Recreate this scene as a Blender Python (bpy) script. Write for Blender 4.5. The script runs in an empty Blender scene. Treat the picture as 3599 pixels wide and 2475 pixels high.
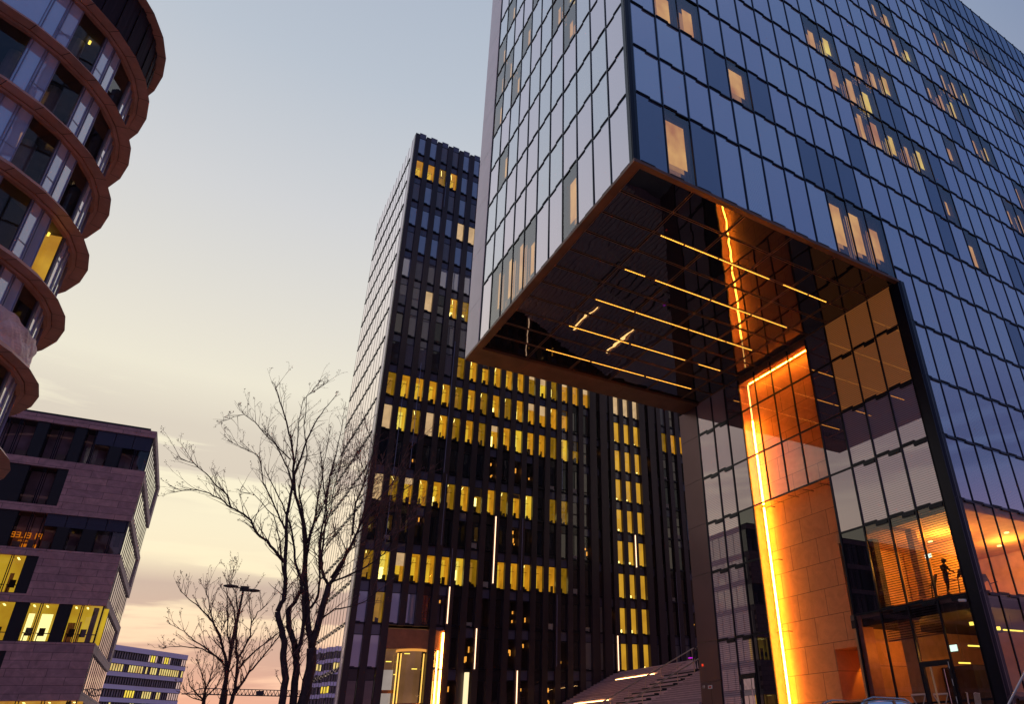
import bpy, bmesh, math, random
from mathutils import Vector, Matrix
R = math.radians
random.seed(7)
scene = bpy.context.scene

# ---------------------------------------------------------------- camera
SRC_W, SRC_H = 3599.0, 2475.0
YAW, PITCH, ROLL, FPX, PPX, PPY = R(56.20530129), R(26.52393371), R(2.40270092), 2397.576, 2198.06, 1381.75
CAM = Vector((0, 0, 1.6))
_f = Vector((math.cos(YAW)*math.cos(PITCH), math.sin(YAW)*math.cos(PITCH), math.sin(PITCH)))
_r = Vector((math.sin(YAW), -math.cos(YAW), 0)); _d = _f.cross(_r)
RT = math.cos(ROLL)*_r + math.sin(ROLL)*_d
DN = -math.sin(ROLL)*_r + math.cos(ROLL)*_d
FW = _f
cd = bpy.data.cameras.new('camera'); cam = bpy.data.objects.new('camera', cd)
scene.collection.objects.link(cam); scene.camera = cam
m = Matrix.Identity(4)
for i in range(3):
    m[i][0] = RT[i]; m[i][1] = -DN[i]; m[i][2] = -FW[i]; m[i][3] = CAM[i]
cam.matrix_world = m
cd.sensor_fit = 'HORIZONTAL'; cd.sensor_width = 36.0; cd.lens = FPX*36/SRC_W
cd.shift_x = -(PPX-SRC_W/2)/SRC_W; cd.shift_y = (PPY-SRC_H/2)/SRC_W
cd.clip_start = 0.1; cd.clip_end = 3000

def proj(p):
    v = Vector(p)-CAM; w = v.dot(FW)
    if w < .1: return None
    return (PPX+FPX*v.dot(RT)/w, PPY+FPX*v.dot(DN)/w)
def ray(x, y): return (RT*((x-PPX)/FPX)+DN*((y-PPY)/FPX)+FW)
def at_y(x, y, Y):
    d = ray(x, y); return CAM+d*(Y/d.y)
def vis_area(pts):
    q = [proj(p) for p in pts]
    if any(a is None for a in q): return 0
    cx = sum(a[0] for a in q)/len(q); cy = sum(a[1] for a in q)/len(q)
    if not (-30 < cx < SRC_W+30 and -30 < cy < SRC_H+30): return 0
    return abs(sum(q[i][0]*q[(i+1) % len(q)][1]-q[(i+1) % len(q)][0]*q[i][1] for i in range(len(q))))/2

# ---------------------------------------------------------------- world, sun, exposure
SUN_EL, SUN_AZ = R(2.0), R(91)            # azimuth counted from +X towards +Y
scene.view_settings.view_transform = 'Standard'; scene.view_settings.look = 'None'
scene.view_settings.gamma = 1; scene.view_settings.exposure = 0
def lin(c):
    return tuple([((v/255+.055)/1.055)**2.4 if v/255 > .04045 else v/255/12.92 for v in c])+(1,)
w = bpy.data.worlds.new('World'); scene.world = w; w.use_nodes = True
nt = w.node_tree; N = nt.nodes; L = nt.links; N.clear()
def nd(t, nodes=None, **k):
    n = (nodes or N).new(t)
    for a, b in k.items(): setattr(n, a, b)
    return n
tc = nd('ShaderNodeTexCoord'); sx = nd('ShaderNodeSeparateXYZ'); L.new(tc.outputs['Generated'], sx.inputs[0])
def mth(op, a, b=None, nodes=None, links=None):
    n = (N if nodes is None else nodes).new('ShaderNodeMath'); n.operation = op; lk = L if links is None else links
    for i, v in enumerate((a, b)):
        if v is None: continue
        if isinstance(v, (int, float)): n.inputs[i].default_value = v
        else: lk.new(v, n.inputs[i])
    return n.outputs[0]
def ramp(stops, fac, nodes=None, links=None, interp='LINEAR'):
    n = (N if nodes is None else nodes).new('ShaderNodeValToRGB'); cr = n.color_ramp; cr.interpolation = interp
    while len(cr.elements) < len(stops): cr.elements.new(.5)
    for e, (p, c) in zip(cr.elements, stops): e.position = p; e.color = c
    (L if links is None else links).new(fac, n.inputs[0]); return n.outputs[0]
z01 = mth('MAXIMUM', sx.outputs[2], 0.0)
BR = [(0, (236,168,150)), (.05, (236,188,168)), (.12, (242,212,182)), (.17, (248,232,196)), (.25, (250,240,207)), (.35, (244,236,209)), (.48, (229,224,211)), (.62, (210,211,213)), (.75, (186,195,207)), (1, (146,162,188))]
DK = [(0, (196,134,150)), (.10, (166,126,160)), (.3, (86,103,147)), (.6, (74,101,150)), (.8, (88,114,160)), (1, (124,142,182))]
cb = ramp([(p, lin(c)) for p, c in BR], z01); cdk = ramp([(p, lin(c)) for p, c in DK], z01)
hx = mth('SQRT', mth('ADD', mth('MULTIPLY', sx.outputs[0], sx.outputs[0]), mth('ADD', mth('MULTIPLY', sx.outputs[1], sx.outputs[1]), 1e-5)))
az = mth('DIVIDE', sx.outputs[1], hx)
mr = nd('ShaderNodeMapRange', interpolation_type='SMOOTHSTEP'); L.new(az, mr.inputs[0]); mr.inputs[1].default_value = -.3; mr.inputs[2].default_value = 1.0
mx = nd('ShaderNodeMix', data_type='RGBA'); L.new(mr.outputs[0], mx.inputs[0]); L.new(cdk, mx.inputs[6]); L.new(cb, mx.inputs[7])
mp = nd('ShaderNodeMapping'); mp.inputs['Scale'].default_value = (1.6, 1.6, 15); mp.inputs['Rotation'].default_value = (R(3), R(-4), 0); L.new(tc.outputs['Generated'], mp.inputs[0])
no = nd('ShaderNodeTexNoise'); no.inputs['Scale'].default_value = 2.2; no.inputs['Detail'].default_value = 6; no.inputs['Roughness'].default_value = .55; L.new(mp.outputs[0], no.inputs[0])
cm = ramp([(.40, (0,0,0,1)), (.54, (1,1,1,1))], no.outputs[0], interp='EASE')
band = ramp([(0, (.15,)*3+(1,)), (.06, (.8,)*3+(1,)), (.18, (1,)*3+(1,)), (.21, (.1,)*3+(1,)), (.27, (.1,)*3+(1,)), (.31, (.6,)*3+(1,)), (.36, (.5,)*3+(1,)), (.42, (0,)*3+(1,))], z01)
cf = mth('MULTIPLY', mth('MULTIPLY', cm, band), 1.0)
mx2 = nd('ShaderNodeMix', data_type='RGBA', blend_type='MULTIPLY'); L.new(cf, mx2.inputs[0]); L.new(mx.outputs[2], mx2.inputs[6]); mx2.inputs[7].default_value = (.58, .53, .66, 1)
sky = nd('ShaderNodeTexSky', sky_type='NISHITA'); sky.sun_disc = False; sky.sun_elevation = SUN_EL; sky.sun_rotation = R(90)-SUN_AZ
bg = nd('ShaderNodeBackground'); L.new(mx2.outputs[2], bg.inputs[0]); bg.inputs[1].default_value = 1.0
bg2 = nd('ShaderNodeBackground'); L.new(sky.outputs[0], bg2.inputs[0]); bg2.inputs[1].default_value = .01
ad = nd('ShaderNodeAddShader'); L.new(bg.outputs[0], ad.inputs[0]); L.new(bg2.outputs[0], ad.inputs[1])
wo = nd('ShaderNodeOutputWorld'); L.new(ad.outputs[0], wo.inputs[0])
sl = bpy.data.lights.new('sun', 'SUN'); sl.energy = .5; sl.angle = R(10); sl.color = (1, .72, .55)
so = bpy.data.objects.new('sun', sl); scene.collection.objects.link(so)
sd = Vector((math.cos(SUN_AZ)*math.cos(SUN_EL), math.sin(SUN_AZ)*math.cos(SUN_EL), math.sin(SUN_EL)))
so.rotation_euler = (-sd).to_track_quat('-Z', 'Y').to_euler(); so.location = sd*200+Vector((0, 0, 50))
scene.render.engine = 'CYCLES'
scene.cycles.max_bounces = 8; scene.cycles.transparent_max_bounces = 12
scene.cycles.sample_clamp_indirect = 6

# ---------------------------------------------------------------- materials
M = {}
def new_mat(name):
    mt = bpy.data.materials.new(name); mt.use_nodes = True; mt.node_tree.nodes.clear(); M[name] = mt
    n = mt.node_tree.nodes; l = mt.node_tree.links; o = n.new('ShaderNodeOutputMaterial'); return mt, n, l, o
def rgba(c): return tuple(c)+(1,)
def noisecol(n, l, c, scale, amt, coord='Object', stretch=None):
    t = n.new('ShaderNodeTexCoord'); v = t.outputs[coord]
    if stretch:
        mpp = n.new('ShaderNodeMapping'); mpp.inputs['Scale'].default_value = stretch; l.new(v, mpp.inputs[0]); v = mpp.outputs[0]
    x = n.new('ShaderNodeTexNoise'); x.inputs['Scale'].default_value = scale; x.inputs['Detail'].default_value = 5; l.new(v, x.inputs[0])
    return ramp([(.3, tuple(a*(1-amt) for a in c)+(1,)), (.7, tuple(min(1, a*(1+amt)) for a in c)+(1,))], x.outputs[0], n, l)
def pbr(name, c, rough=.6, metal=0, amt=.15, scale=2, spec=.5, stretch=None):
    mt, n, l, o = new_mat(name); b = n.new('ShaderNodeBsdfPrincipled')
    l.new(noisecol(n, l, c, scale, amt, stretch=stretch), b.inputs['Base Color'])
    b.inputs['Roughness'].default_value = rough; b.inputs['Metallic'].default_value = metal; b.inputs['Specular IOR Level'].default_value = spec
    l.new(b.outputs[0], o.inputs[0]); return mt
def emit(name, c, s, amt=0, scale=1, stretch=None):
    mt, n, l, o = new_mat(name); e = n.new('ShaderNodeEmission'); e.inputs[1].default_value = s
    if amt: l.new(noisecol(n, l, c, scale, amt, stretch=stretch), e.inputs[0])
    else: e.inputs[0].default_value = rgba(c)
    l.new(e.outputs[0], o.inputs[0]); return mt
def fres(n, l, ior, lo=0., mul=1.):
    f = n.new('ShaderNodeFresnel'); f.inputs[0].default_value = ior
    return mth('MINIMUM', mth('ADD', mth('MULTIPLY', f.outputs[0], mul, n, l), lo, n, l), 1.0, n, l)
def slats(n, l, a, b, freq):
    t = n.new('ShaderNodeTexCoord'); s = n.new('ShaderNodeSeparateXYZ'); l.new(t.outputs['Object'], s.inputs[0])
    fr = mth('FRACT', mth('MULTIPLY', s.outputs[2], freq, n, l), None, n, l)
    return ramp([(0, a+(1,)), (.5, a+(1,)), (.62, b+(1,)), (.9, b+(1,)), (1, a+(1,))], fr, n, l)
def glass(name, base, ior=2.4, lo=0., rough=0., tint=(1, 1, 1), slat=None, bump=0, bscale=.5, amt=.08):
    """opaque pane: something dim behind the glass, plus the reflection in it"""
    mt, n, l, o = new_mat(name); d = n.new('ShaderNodeBsdfDiffuse')
    if slat: l.new(slats(n, l, base, slat[0], slat[1]), d.inputs[0])
    else: l.new(noisecol(n, l, base, .6, amt), d.inputs[0])
    g = n.new('ShaderNodeBsdfGlossy'); g.inputs['Roughness'].default_value = rough; g.inputs[0].default_value = rgba(tint)
    if bump:
        t = n.new('ShaderNodeTexCoord'); x = n.new('ShaderNodeTexNoise'); x.inputs['Scale'].default_value = bscale; x.inputs['Detail'].default_value = 1; l.new(t.outputs['Object'], x.inputs[0])
        bp = n.new('ShaderNodeBump'); bp.inputs['Strength'].default_value = 1; bp.inputs['Distance'].default_value = bump; l.new(x.outputs[0], bp.inputs['Height']); l.new(bp.outputs[0], g.inputs['Normal'])
    mxs = n.new('ShaderNodeMixShader'); l.new(fres(n, l, ior, lo), mxs.inputs[0]); l.new(d.outputs[0], mxs.inputs[1]); l.new(g.outputs[0], mxs.inputs[2])
    l.new(mxs.outputs[0], o.inputs[0]); return mt
def clear(name, tint=(.92, .92, .95), ior=1.7, lo=0.):
    mt, n, l, o = new_mat(name); tr = n.new('ShaderNodeBsdfTransparent'); tr.inputs[0].default_value = rgba(tint)
    g = n.new('ShaderNodeBsdfGlossy'); g.inputs['Roughness'].default_value = 0
    mxs = n.new('ShaderNodeMixShader'); l.new(fres(n, l, ior, lo), mxs.inputs[0]); l.new(tr.outputs[0], mxs.inputs[1]); l.new(g.outputs[0], mxs.inputs[2])
    l.new(mxs.outputs[0], o.inputs[0]); return mt
def brickmat(name, c1, c2, mortar, bw, bh, ms, plane='XZ', rough=.8, amt=.5, nscale=1.2):
    mt, n, l, o = new_mat(name); b = n.new('ShaderNodeBsdfPrincipled'); t = n.new('ShaderNodeTexCoord'); s = n.new('ShaderNodeSeparateXYZ'); l.new(t.outputs['Object'], s.inputs[0])
    c = n.new('ShaderNodeCombineXYZ'); ia = 'XYZ'.index(plane[0]); ib = 'XYZ'.index(plane[1])
    l.new(s.outputs[ia], c.inputs[0]); l.new(s.outputs[ib], c.inputs[1])
    br = n.new('ShaderNodeTexBrick'); l.new(c.outputs[0], br.inputs[0]); br.inputs['Scale'].default_value = 1; br.inputs['Brick Width'].default_value = bw; br.inputs['Row Height'].default_value = bh
    br.inputs['Mortar Size'].default_value = ms; br.inputs['Mortar Smooth'].default_value = .1; br.inputs['Color1'].default_value = rgba(c1); br.inputs['Color2'].default_value = rgba(c2); br.inputs['Mortar'].default_value = rgba(mortar)
    x = n.new('ShaderNodeTexNoise'); x.inputs['Scale'].default_value = nscale; x.inputs['Detail'].default_value = 9; x.inputs['Distortion'].default_value = 1.8; x.inputs['Roughness'].default_value = .65; l.new(t.outputs['Object'], x.inputs[0])
    rv = ramp([(.25, ((1-amt),)*3+(1,)), (.75, ((1+amt*.6),)*3+(1,))], x.outputs[0], n, l)
    mm = n.new('ShaderNodeMix'); mm.data_type = 'RGBA'; mm.blend_type = 'MULTIPLY'; mm.inputs[0].default_value = 1; l.new(br.outputs[0], mm.inputs[6]); l.new(rv, mm.inputs[7])
    l.new(mm.outputs[2], b.inputs['Base Color']); b.inputs['Roughness'].default_value = rough
    bp = n.new('ShaderNodeBump'); bp.inputs['Strength'].default_value = .4; bp.inputs['Distance'].default_value = .02; l.new(x.outputs[0], bp.inputs['Height']); l.new(bp.outputs[0], b.inputs['Normal'])
    l.new(b.outputs[0], o.inputs[0]); return mt

glass('blind_glass', (.46, .45, .47), ior=2.2, lo=.46, tint=(1, .93, .97), slat=((.26, .245, .28), 12.), rough=.01)
glass('blind_glass_grey', (.58, .58, .58), ior=2.2, lo=.42, tint=(.95, .96, 1), slat=((.44, .44, .45), 12.), rough=.01)
glass('blind_glass_soft', (.33, .31, .35), ior=2.2, lo=.46, tint=(1, .92, .97), rough=.01, amt=.1)
glass('plain_glass', (.08, .10, .18), ior=2.2, lo=.12, tint=(.9, .93, 1), rough=.0)
glass('dark_glass', (.012, .011, .016), ior=1.8, rough=.0)
glass('soffit_glass', (.008, .006, .008), ior=1.85, rough=.01, bump=.005, bscale=.8)
glass('pale_panel', (.66, .49, .58), ior=1.5, rough=.25)
glass('mirror_glass', (.3, .27, .28), ior=2.2, lo=.72, tint=(1, .93, .94))
glass('spandrel_glass', (.12, .11, .17), ior=1.6, rough=.05)
glass('lobby_glass', (.05, .045, .05), ior=1.7)
glass('bay_glass', (.46, .50, .76), ior=2.2, lo=.22, bump=.003, bscale=.7)
glass('bay_dark_glass', (.010, .010, .016), ior=1.55)
clear('clear_glass', ior=1.6, lo=.03); clear('clear_reflective', ior=1.7, lo=.12, tint=(.95, .9, .88)); clear('door_glass', ior=1.5); clear('bay_clear', ior=1.5, lo=.04)
pbr('dark_metal', (.018, .017, .024), .35, .3, .2); pbr('frame_metal', (.010, .010, .020), .3, .4, .2)
pbr('leg_metal', (.16, .09, .10), .35, .5, .12, .3); pbr('rim_metal', (.18, .08, .045), .5, .3, .2, .8)
pbr('tower_metal', (.055, .034, .036), .38, .3, .25, .6, stretch=(1, 1, .1)); pbr('tower_core', (.008, .007, .009), .8)
pbr('copper', (.60, .29, .23), .5, .1, .10, 3); pbr('copper_dark', (.42, .17, .12), .5, .2, .15, 3)
pbr('louver', (.03, .022, .034), .8, 0, .3, 1, spec=.1, stretch=(8, 8, .2)); pbr('mullion_pale', (.30, .27, .36), .35, .6, .1)
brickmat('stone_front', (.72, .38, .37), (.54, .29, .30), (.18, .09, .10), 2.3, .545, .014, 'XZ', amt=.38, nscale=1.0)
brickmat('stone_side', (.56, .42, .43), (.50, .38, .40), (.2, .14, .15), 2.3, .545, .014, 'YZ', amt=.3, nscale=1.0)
brickmat('niche_stone_lit', (.58, .27, .11), (.52, .24, .10), (.14, .07, .035), 2.05, 1.4, .016, 'YZ', amt=.22, nscale=1.1)  # orange of the tube light is put into this stone colour
brickmat('step_stone_lit', (.78, .52, .50), (.70, .46, .46), (.42, .28, .28), 1.3, .32, .008, 'YX', amt=.18, nscale=2)  # warm lamplight on the stairs is put into the stone colour
pbr('pier_dark', (.012, .010, .014), .5); pbr('slat_blind', (.05, .05, .085), .5, .3, .2, 1, stretch=(.3, .3, 30))
pbr('concrete_blue', (.78, .64, .86), .7, 0, .08, .05); pbr('bark', (.05, .026, .026), .9, 0, .4, 6); pbr('twig', (.20, .085, .07), .8, 0, .3, 4)
pbr('ground_paving', (.32, .25, .23), .7, 0, .25, .4); pbr('lamp_metal', (.03, .025, .03), .5, .3)
pbr('crane_metal', (.05, .03, .04), .6); pbr('tarp', (.62, .50, .58), .45, 0, .18, 1.3)
pbr('interior_wall', (.55, .30, .13), .8); pbr('interior_dark', (.035, .022, .018), .7); pbr('interior_floor', (.2, .12, .08), .5)
pbr('cloth_dark', (.02, .018, .022), .8); pbr('skin', (.35, .2, .14), .6); pbr('hair', (.02, .012, .01), .7)
pbr('car_paint_lit', (.5, .24, .12), .25, .6, .05); pbr('rubber', (.02, .02, .02), .8); pbr('chrome', (.7, .65, .6), .15, 1, .02)  # car paint colour holds the orange light on the roof
pbr('table_top', (.75, .5, .3), .4, 0, .1); pbr('table_leg', (.6, .5, .4), .35, .8); pbr('white_paint', (.78, .74, .72), .5); pbr('red_paint', (.7, .06, .03), .4)
pbr('rail_metal', (.7, .52, .40), .4, .7); pbr('nosing', (.02, .016, .02), .6); pbr('bush_leaf', (.08, .06, .02), .7, 0, .5, 5)
pbr('slim_post_lit', (.8, .5, .2), .4)  # orange lamplight is put into the post's base colour
pbr('bollard_pole', (.6, .55, .58), .3, .7)
emit('tube_hot', (1.0, .36, .03), 72); emit('tube_warm', (1.0, .5, .12), 6); emit('tube_core', (1.0, .42, .07), 30)
emit('strip_led', (1.0, .42, .05), 3.2); emit('tower_tube', (1, .60, .36), 2.6)
emit('office_ceiling', (.74, .31, .012), .74, .3, .9); emit('office_wall', (1.0, .52, .03), .88, .22, .8)
emit('office_wall_dim', (.62, .30, .03), .5, .3, .8); emit('office_ceiling_dim', (.38, .19, .006), .6, .3, .9); emit('office_wall_bright', (1.0, .70, .10), 1.1, .2, .8); emit('office_tube', (1, .80, .22), 3.0)
emit('office_pale', (.80, .52, .25), .8, .2, 1); emit('lobby_light', (1, .74, .10), 1.8); emit('stair_wall', (.88, .42, .03), .75, .25, .5)
emit('curtain_lit', (1.0, .39, .11), .85, .45, .9, (1, 1, .6)); emit('curtain_hot', (1.1, .55, .10), 1.1, .45, .9, (1, 1, .6))
emit('far_lit', (.95, .58, .20), 1, .4, .3); emit('far_hot', (1.0, .66, .08), 1.3, .3, .4); emit('exit_light', (.75, 1, .8), 1.4); emit('sign_orange', (1.0, .26, .01), .6)
emit('red_light', (.8, .05, .02), 1.0); emit('purple_glow', (.5, .02, .6), 1.2); emit('stone_room_lit', (1.0, .49, .03), .66, .4, .35); emit('stone_room_hot', (1.0, .85, .30), 1.6)
emit('bay_lit', (1.0, .38, .04), .7, .45, .6)

pbr('portal_metal_lit', (.45, .19, .09), .4, .4, .15)  # orange entrance light is put into the portal's base colour
emit('door_tube', (1, .55, .10), 1.7)
pbr('joint_metal_lit', (.42, .21, .11), .45, .3)  # brighter orange base stands in for tube light on the joints
pbr('riser_shade', (.42, .26, .26), .8); glass('car_glass', (.01, .01, .012), ior=1.3)
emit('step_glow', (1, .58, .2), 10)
emit('sign_glow', (1, .80, .45), 1.2)
emit('tube_warm2', (1, .42, .08), .8)

# ---------------------------------------------------------------- mesh helpers
col = scene.collection
ORG = {}
class MB:
    def __init__(s): s.v = []; s.f = []; s.m = []; s.mats = []
    def mi(s, mat):
        if mat not in s.mats: s.mats.append(mat)
        return s.mats.index(mat)
    def poly(s, pts, mat):
        b = len(s.v); s.v += [Vector(p) for p in pts]; s.f.append(tuple(range(b, b+len(pts)))); s.m.append(s.mi(mat))
    def box(s, x0, x1, y0, y1, z0, z1, mat):
        s.obox((x0, y0, z0), (x1-x0, 0, 0), (0, y1-y0, 0), (0, 0, z1-z0), mat)
    def obox(s, o, a, b_, c, mat):
        o, a, b_, c = Vector(o), Vector(a), Vector(b_), Vector(c)
        b = len(s.v); s.v += [o, o+a, o+a+b_, o+b_, o+c, o+a+c, o+a+b_+c, o+b_+c]
        k = s.mi(mat); fl = a.cross(b_).dot(c) < 0
        for f in ((0, 3, 2, 1), (4, 5, 6, 7), (0, 1, 5, 4), (1, 2, 6, 5), (2, 3, 7, 6), (3, 0, 4, 7)):
            s.f.append(tuple(b+i for i in (f[::-1] if fl else f))); s.m.append(k)
    def tube(s, pts, rad, mat, n=6, caps=True):
        pts = [Vector(p) for p in pts]; k = s.mi(mat); rr = rad if isinstance(rad, (list, tuple)) else [rad]*len(pts); rings = []
        ref = None
        for i, p in enumerate(pts):
            t = (pts[min(i+1, len(pts)-1)]-pts[max(i-1, 0)]); t = t.normalized() if t.length > 1e-9 else Vector((0, 0, 1))
            if ref is None: ref = Vector((0, 0, 1)).cross(t) if abs(t.z) < .9 else Vector((1, 0, 0)).cross(t)
            ref = (ref-t*ref.dot(t)).normalized(); q = t.cross(ref); b = len(s.v)
            for j in range(n):
                a = 2*math.pi*j/n; s.v.append(p+(ref*math.cos(a)+q*math.sin(a))*rr[i])
            rings.append(b)
        for i in range(len(rings)-1):
            for j in range(n):
                s.f.append((rings[i]+j, rings[i]+(j+1) % n, rings[i+1]+(j+1) % n, rings[i+1]+j)); s.m.append(k)
        if caps and n > 2:
            s.f.append(tuple(rings[0]+j for j in range(n))[::-1]); s.m.append(k); s.f.append(tuple(rings[-1]+j for j in range(n))); s.m.append(k)
    def build(s, name, parent=None, label=None, smooth=False, stuff=False, loc=None):
        me = bpy.data.meshes.new(name); o = ORG.get(parent, Vector((0, 0, 0))) if parent else (Vector(loc) if loc else Vector((0, 0, 0)))
        me.from_pydata([tuple(p-o) for p in s.v], [], s.f)
        for mm in s.mats: me.materials.append(M[mm])
        me.polygons.foreach_set('material_index', s.m)
        if smooth: me.polygons.foreach_set('use_smooth', [True]*len(s.f))
        me.update(); ob = bpy.data.objects.new(name, me); col.objects.link(ob)
        if parent: ob.parent = parent
        else: ob.location = o
        ORG[ob] = o
        if label: ob['label'] = label
        if stuff: ob['kind'] = 'stuff'
        return ob
def thing(name, loc, label, cat, group=None):
    o = bpy.data.objects.new(name, None); col.objects.link(o); o.location = loc; o['label'] = label; o['category'] = cat
    if group: o['group'] = group
    o.empty_display_size = .5; ORG[o] = Vector(loc); return o
def tag(o, label, cat, group=None):
    o['label'] = label; o['category'] = cat
    if group: o['group'] = group
    return o

def add_pane(mb, O, U, V, w, h, kind, Nn, tilt=.0025, frame=None):
    """one facade pane; O lower corner, U/V unit axes, Nn outward normal"""
    a = random.uniform(-tilt, tilt); b = random.uniform(-tilt, tilt)
    def P(u, v, d=0): return O+U*u+V*v+Nn*(d+a*(u-w/2)+b*(v-h/2))
    def Q(u0, u1, v0, v1, d, mat):
        pts = [P(u0, v0, d), P(u1, v0, d), P(u1, v1, d), P(u0, v1, d)]
        if U.cross(V).dot(Nn) < 0: pts.reverse()
        mb.poly(pts, mat)
    if kind.startswith('blind_glass'):
        e = .06; t = .10
        Q(0, w, 0, e, 0, 'plain_glass'); Q(0, w, h-t, h, 0, 'plain_glass'); Q(0, e, e, h-t, 0, 'plain_glass'); Q(w-e, w, e, h-t, 0, 'plain_glass'); Q(e, w-e, e, h-t, 0, kind); return
    if kind in M:
        Q(0, w, 0, h, 0, kind); return
    if kind.startswith('lit'):
        hot = 'curtain_hot' if kind == 'lit_hot' else 'curtain_lit'
        f0 = random.uniform(.12, .4); f1 = random.uniform(.6, .86); g0 = random.uniform(.06, .3); g1 = random.uniform(.62, .86)
        if kind == 'lit_full': f0, f1, g0, g1 = .10, .80, .20, .84
        Q(0, w, 0, h, 0, 'clear_reflective')
        d = -.12; s = 'blind_glass_soft'
        Q(0, w*f0, 0, h, d, s); Q(w*f1, w, 0, h, d, s); Q(w*f0, w*f1, 0, h*g0, d, s); Q(w*f0, w*f1, h*g1, h, d, s)
        Q(0, w, 0, h, -.42, hot)
        for (u0, u1) in ((0, 0), (w, w)):
            mb.poly([P(u0, 0, d), P(u0, h, d), P(u0, h, -.42), P(u0, 0, -.42)], 'interior_dark')
        mb.poly([P(0, h, d), P(w, h, d), P(w, h, -.42), P(0, h, -.42)], 'interior_dark'); mb.poly([P(0, 0, d), P(w, 0, d), P(w, 0, -.42), P(0, 0, -.42)], 'interior_dark')

def emit_panes(root, specs, cap, name='window', rest='window'):
    """specs: list of (corner points, builder(mb), label). the ones largest in the photo become parts, the rest one part"""
    sc = sorted(specs, key=lambda s: -vis_area(s[0])); big = sc[:cap]; small = sc[cap:]
    for pts, fn, lab in big:
        mb = MB(); fn(mb); mb.build(name, root, lab)
    if small:
        mb = MB()
        for pts, fn, lab in small: fn(mb)
        mb.build(rest, root, stuff=True)
    return len(big)
X_, Y_, Z_ = Vector((1, 0, 0)), Vector((0, 1, 0)), Vector((0, 0, 1))
GZ, PZ = .7, 1.3          # street level and plaza level

# ---------------------------------------------------------------- ground
mb = MB(); mb.poly([(-900, -900, GZ), (900, -900, GZ), (900, 1400, GZ), (-900, 1400, GZ)], 'ground_paving'); g = mb.build('ground'); g['kind'] = 'structure'
mb = MB(); mb.box(21, 75, 12.5, 90, GZ+.004, PZ-.01, 'ground_paving'); mb.box(11, 21, 57, 90, GZ+.004, PZ-.01, 'ground_paving')
for i in range(3): mb.box(21-.35*(i+1), 21-.35*i, 12.5, 57, GZ+.004, PZ-.15*(i+1), 'step_stone_lit')
g = mb.build('plaza'); g['kind'] = 'structure'

# ---------------------------------------------------------------- hotel
HX, HY, LX, HB, HR = 12.33, 17.0, 29.3, 36.1, 67.1   # corner x, front y, leg face x, back y, right end
SOF = 22.88
hotel = thing('hotel_building', (HX, HY, PZ), 'tall glass hotel with a big corner overhang and orange lit recess, on the right', 'building')
PW = 1.515; MX0 = 12.56
rowsU = [27.09+3.165*i for i in range(13)]           # upper rows
TOP = rowsU[-1]+.35
# body: core set back behind the glass, slab edges, corner posts
mb = MB(); mb.box(HX+1.25, HR, HY+1.25, HB-.3, SOF+.5, TOP-.1, 'tower_core'); mb.build('core', hotel)
mb = MB(); mb.box(LX+3.2, HR, HY+7.4, 36.3, PZ, SOF+.4, 'tower_core'); mb.build('core', hotel)
mb = MB(); mb.box(HX+.02, HR, HY+.02, HB-.02, TOP-.12, TOP, 'frame_metal'); mb.build('roof', hotel)
# glazed faces
litR = {(0, 1): 'lit_full', (0, 8): 'lit_full', (0, 9): 'lit_full', (0, 10): 'lit',
        (2, 4): 'lit', (3, 1): 'lit', (3, 2): 'lit'}
plainR = {(0, 0), (0, 1), (0, 2), (2, 3), (2, 4), (2, 5), (3, 1), (3, 2), (1, 7), (1, 8), (1, 9), (2, 10), (3, 16), (2, 15), (4, 13)}
rr = random.Random(11)
clusters = [(4, 10, 3), (5, 12, 3), (5, 9, 2), (3, 14, 2), (4, 18, 1), (2, 16, 1), (1, 17, 1), (3, 22, 3), (4, 24, 3), (5, 21, 2), (6, 18, 3), (7, 20, 3), (7, 16, 2), (8, 23, 3), (9, 21, 2), (9, 26, 3), (8, 28, 3), (6, 27, 3), (5, 30, 2), (4, 31, 3), (10, 25, 3), (10, 30, 2), (11, 29, 3), (6, 12, 1), (8, 15, 2), (1, 13, 1), (3, 11, 3), (2, 12, 1), (6, 33, 2), (2, 27, 2), (7, 31, 2)]
for (r_, c_, n_) in clusters[::2]+clusters[1:12:2]:
    for i in range(n_): litR[(r_, c_+i)] = 'lit_hot' if i == n_-1 and n_ > 1 else 'lit'
specs = []
def spec(O, U, V, w, h, kind, Nn, lab=None, tilt=.0025):
    pts = [O, O+U*w, O+U*w+V*h, O+V*h]
    specs.append((pts, lambda mb, O=O, U=U, V=V, w=w, h=h, kind=kind, Nn=Nn, tilt=tilt: add_pane(mb, O, U, V, w, h, kind, Nn, tilt), lab))
fr = MB(); flaps = MB()
T = .035
def vbar(x, y, z0, z1, nx, ny, d=.04, wd=.052, mat='frame_metal'):
    if ny: fr.box(x-wd/2, x+wd/2, y-d, y+.03, z0, z1, mat)
    else: fr.box(x-d, x+.03, y-wd/2, y+wd/2, z0, z1, mat)
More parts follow.
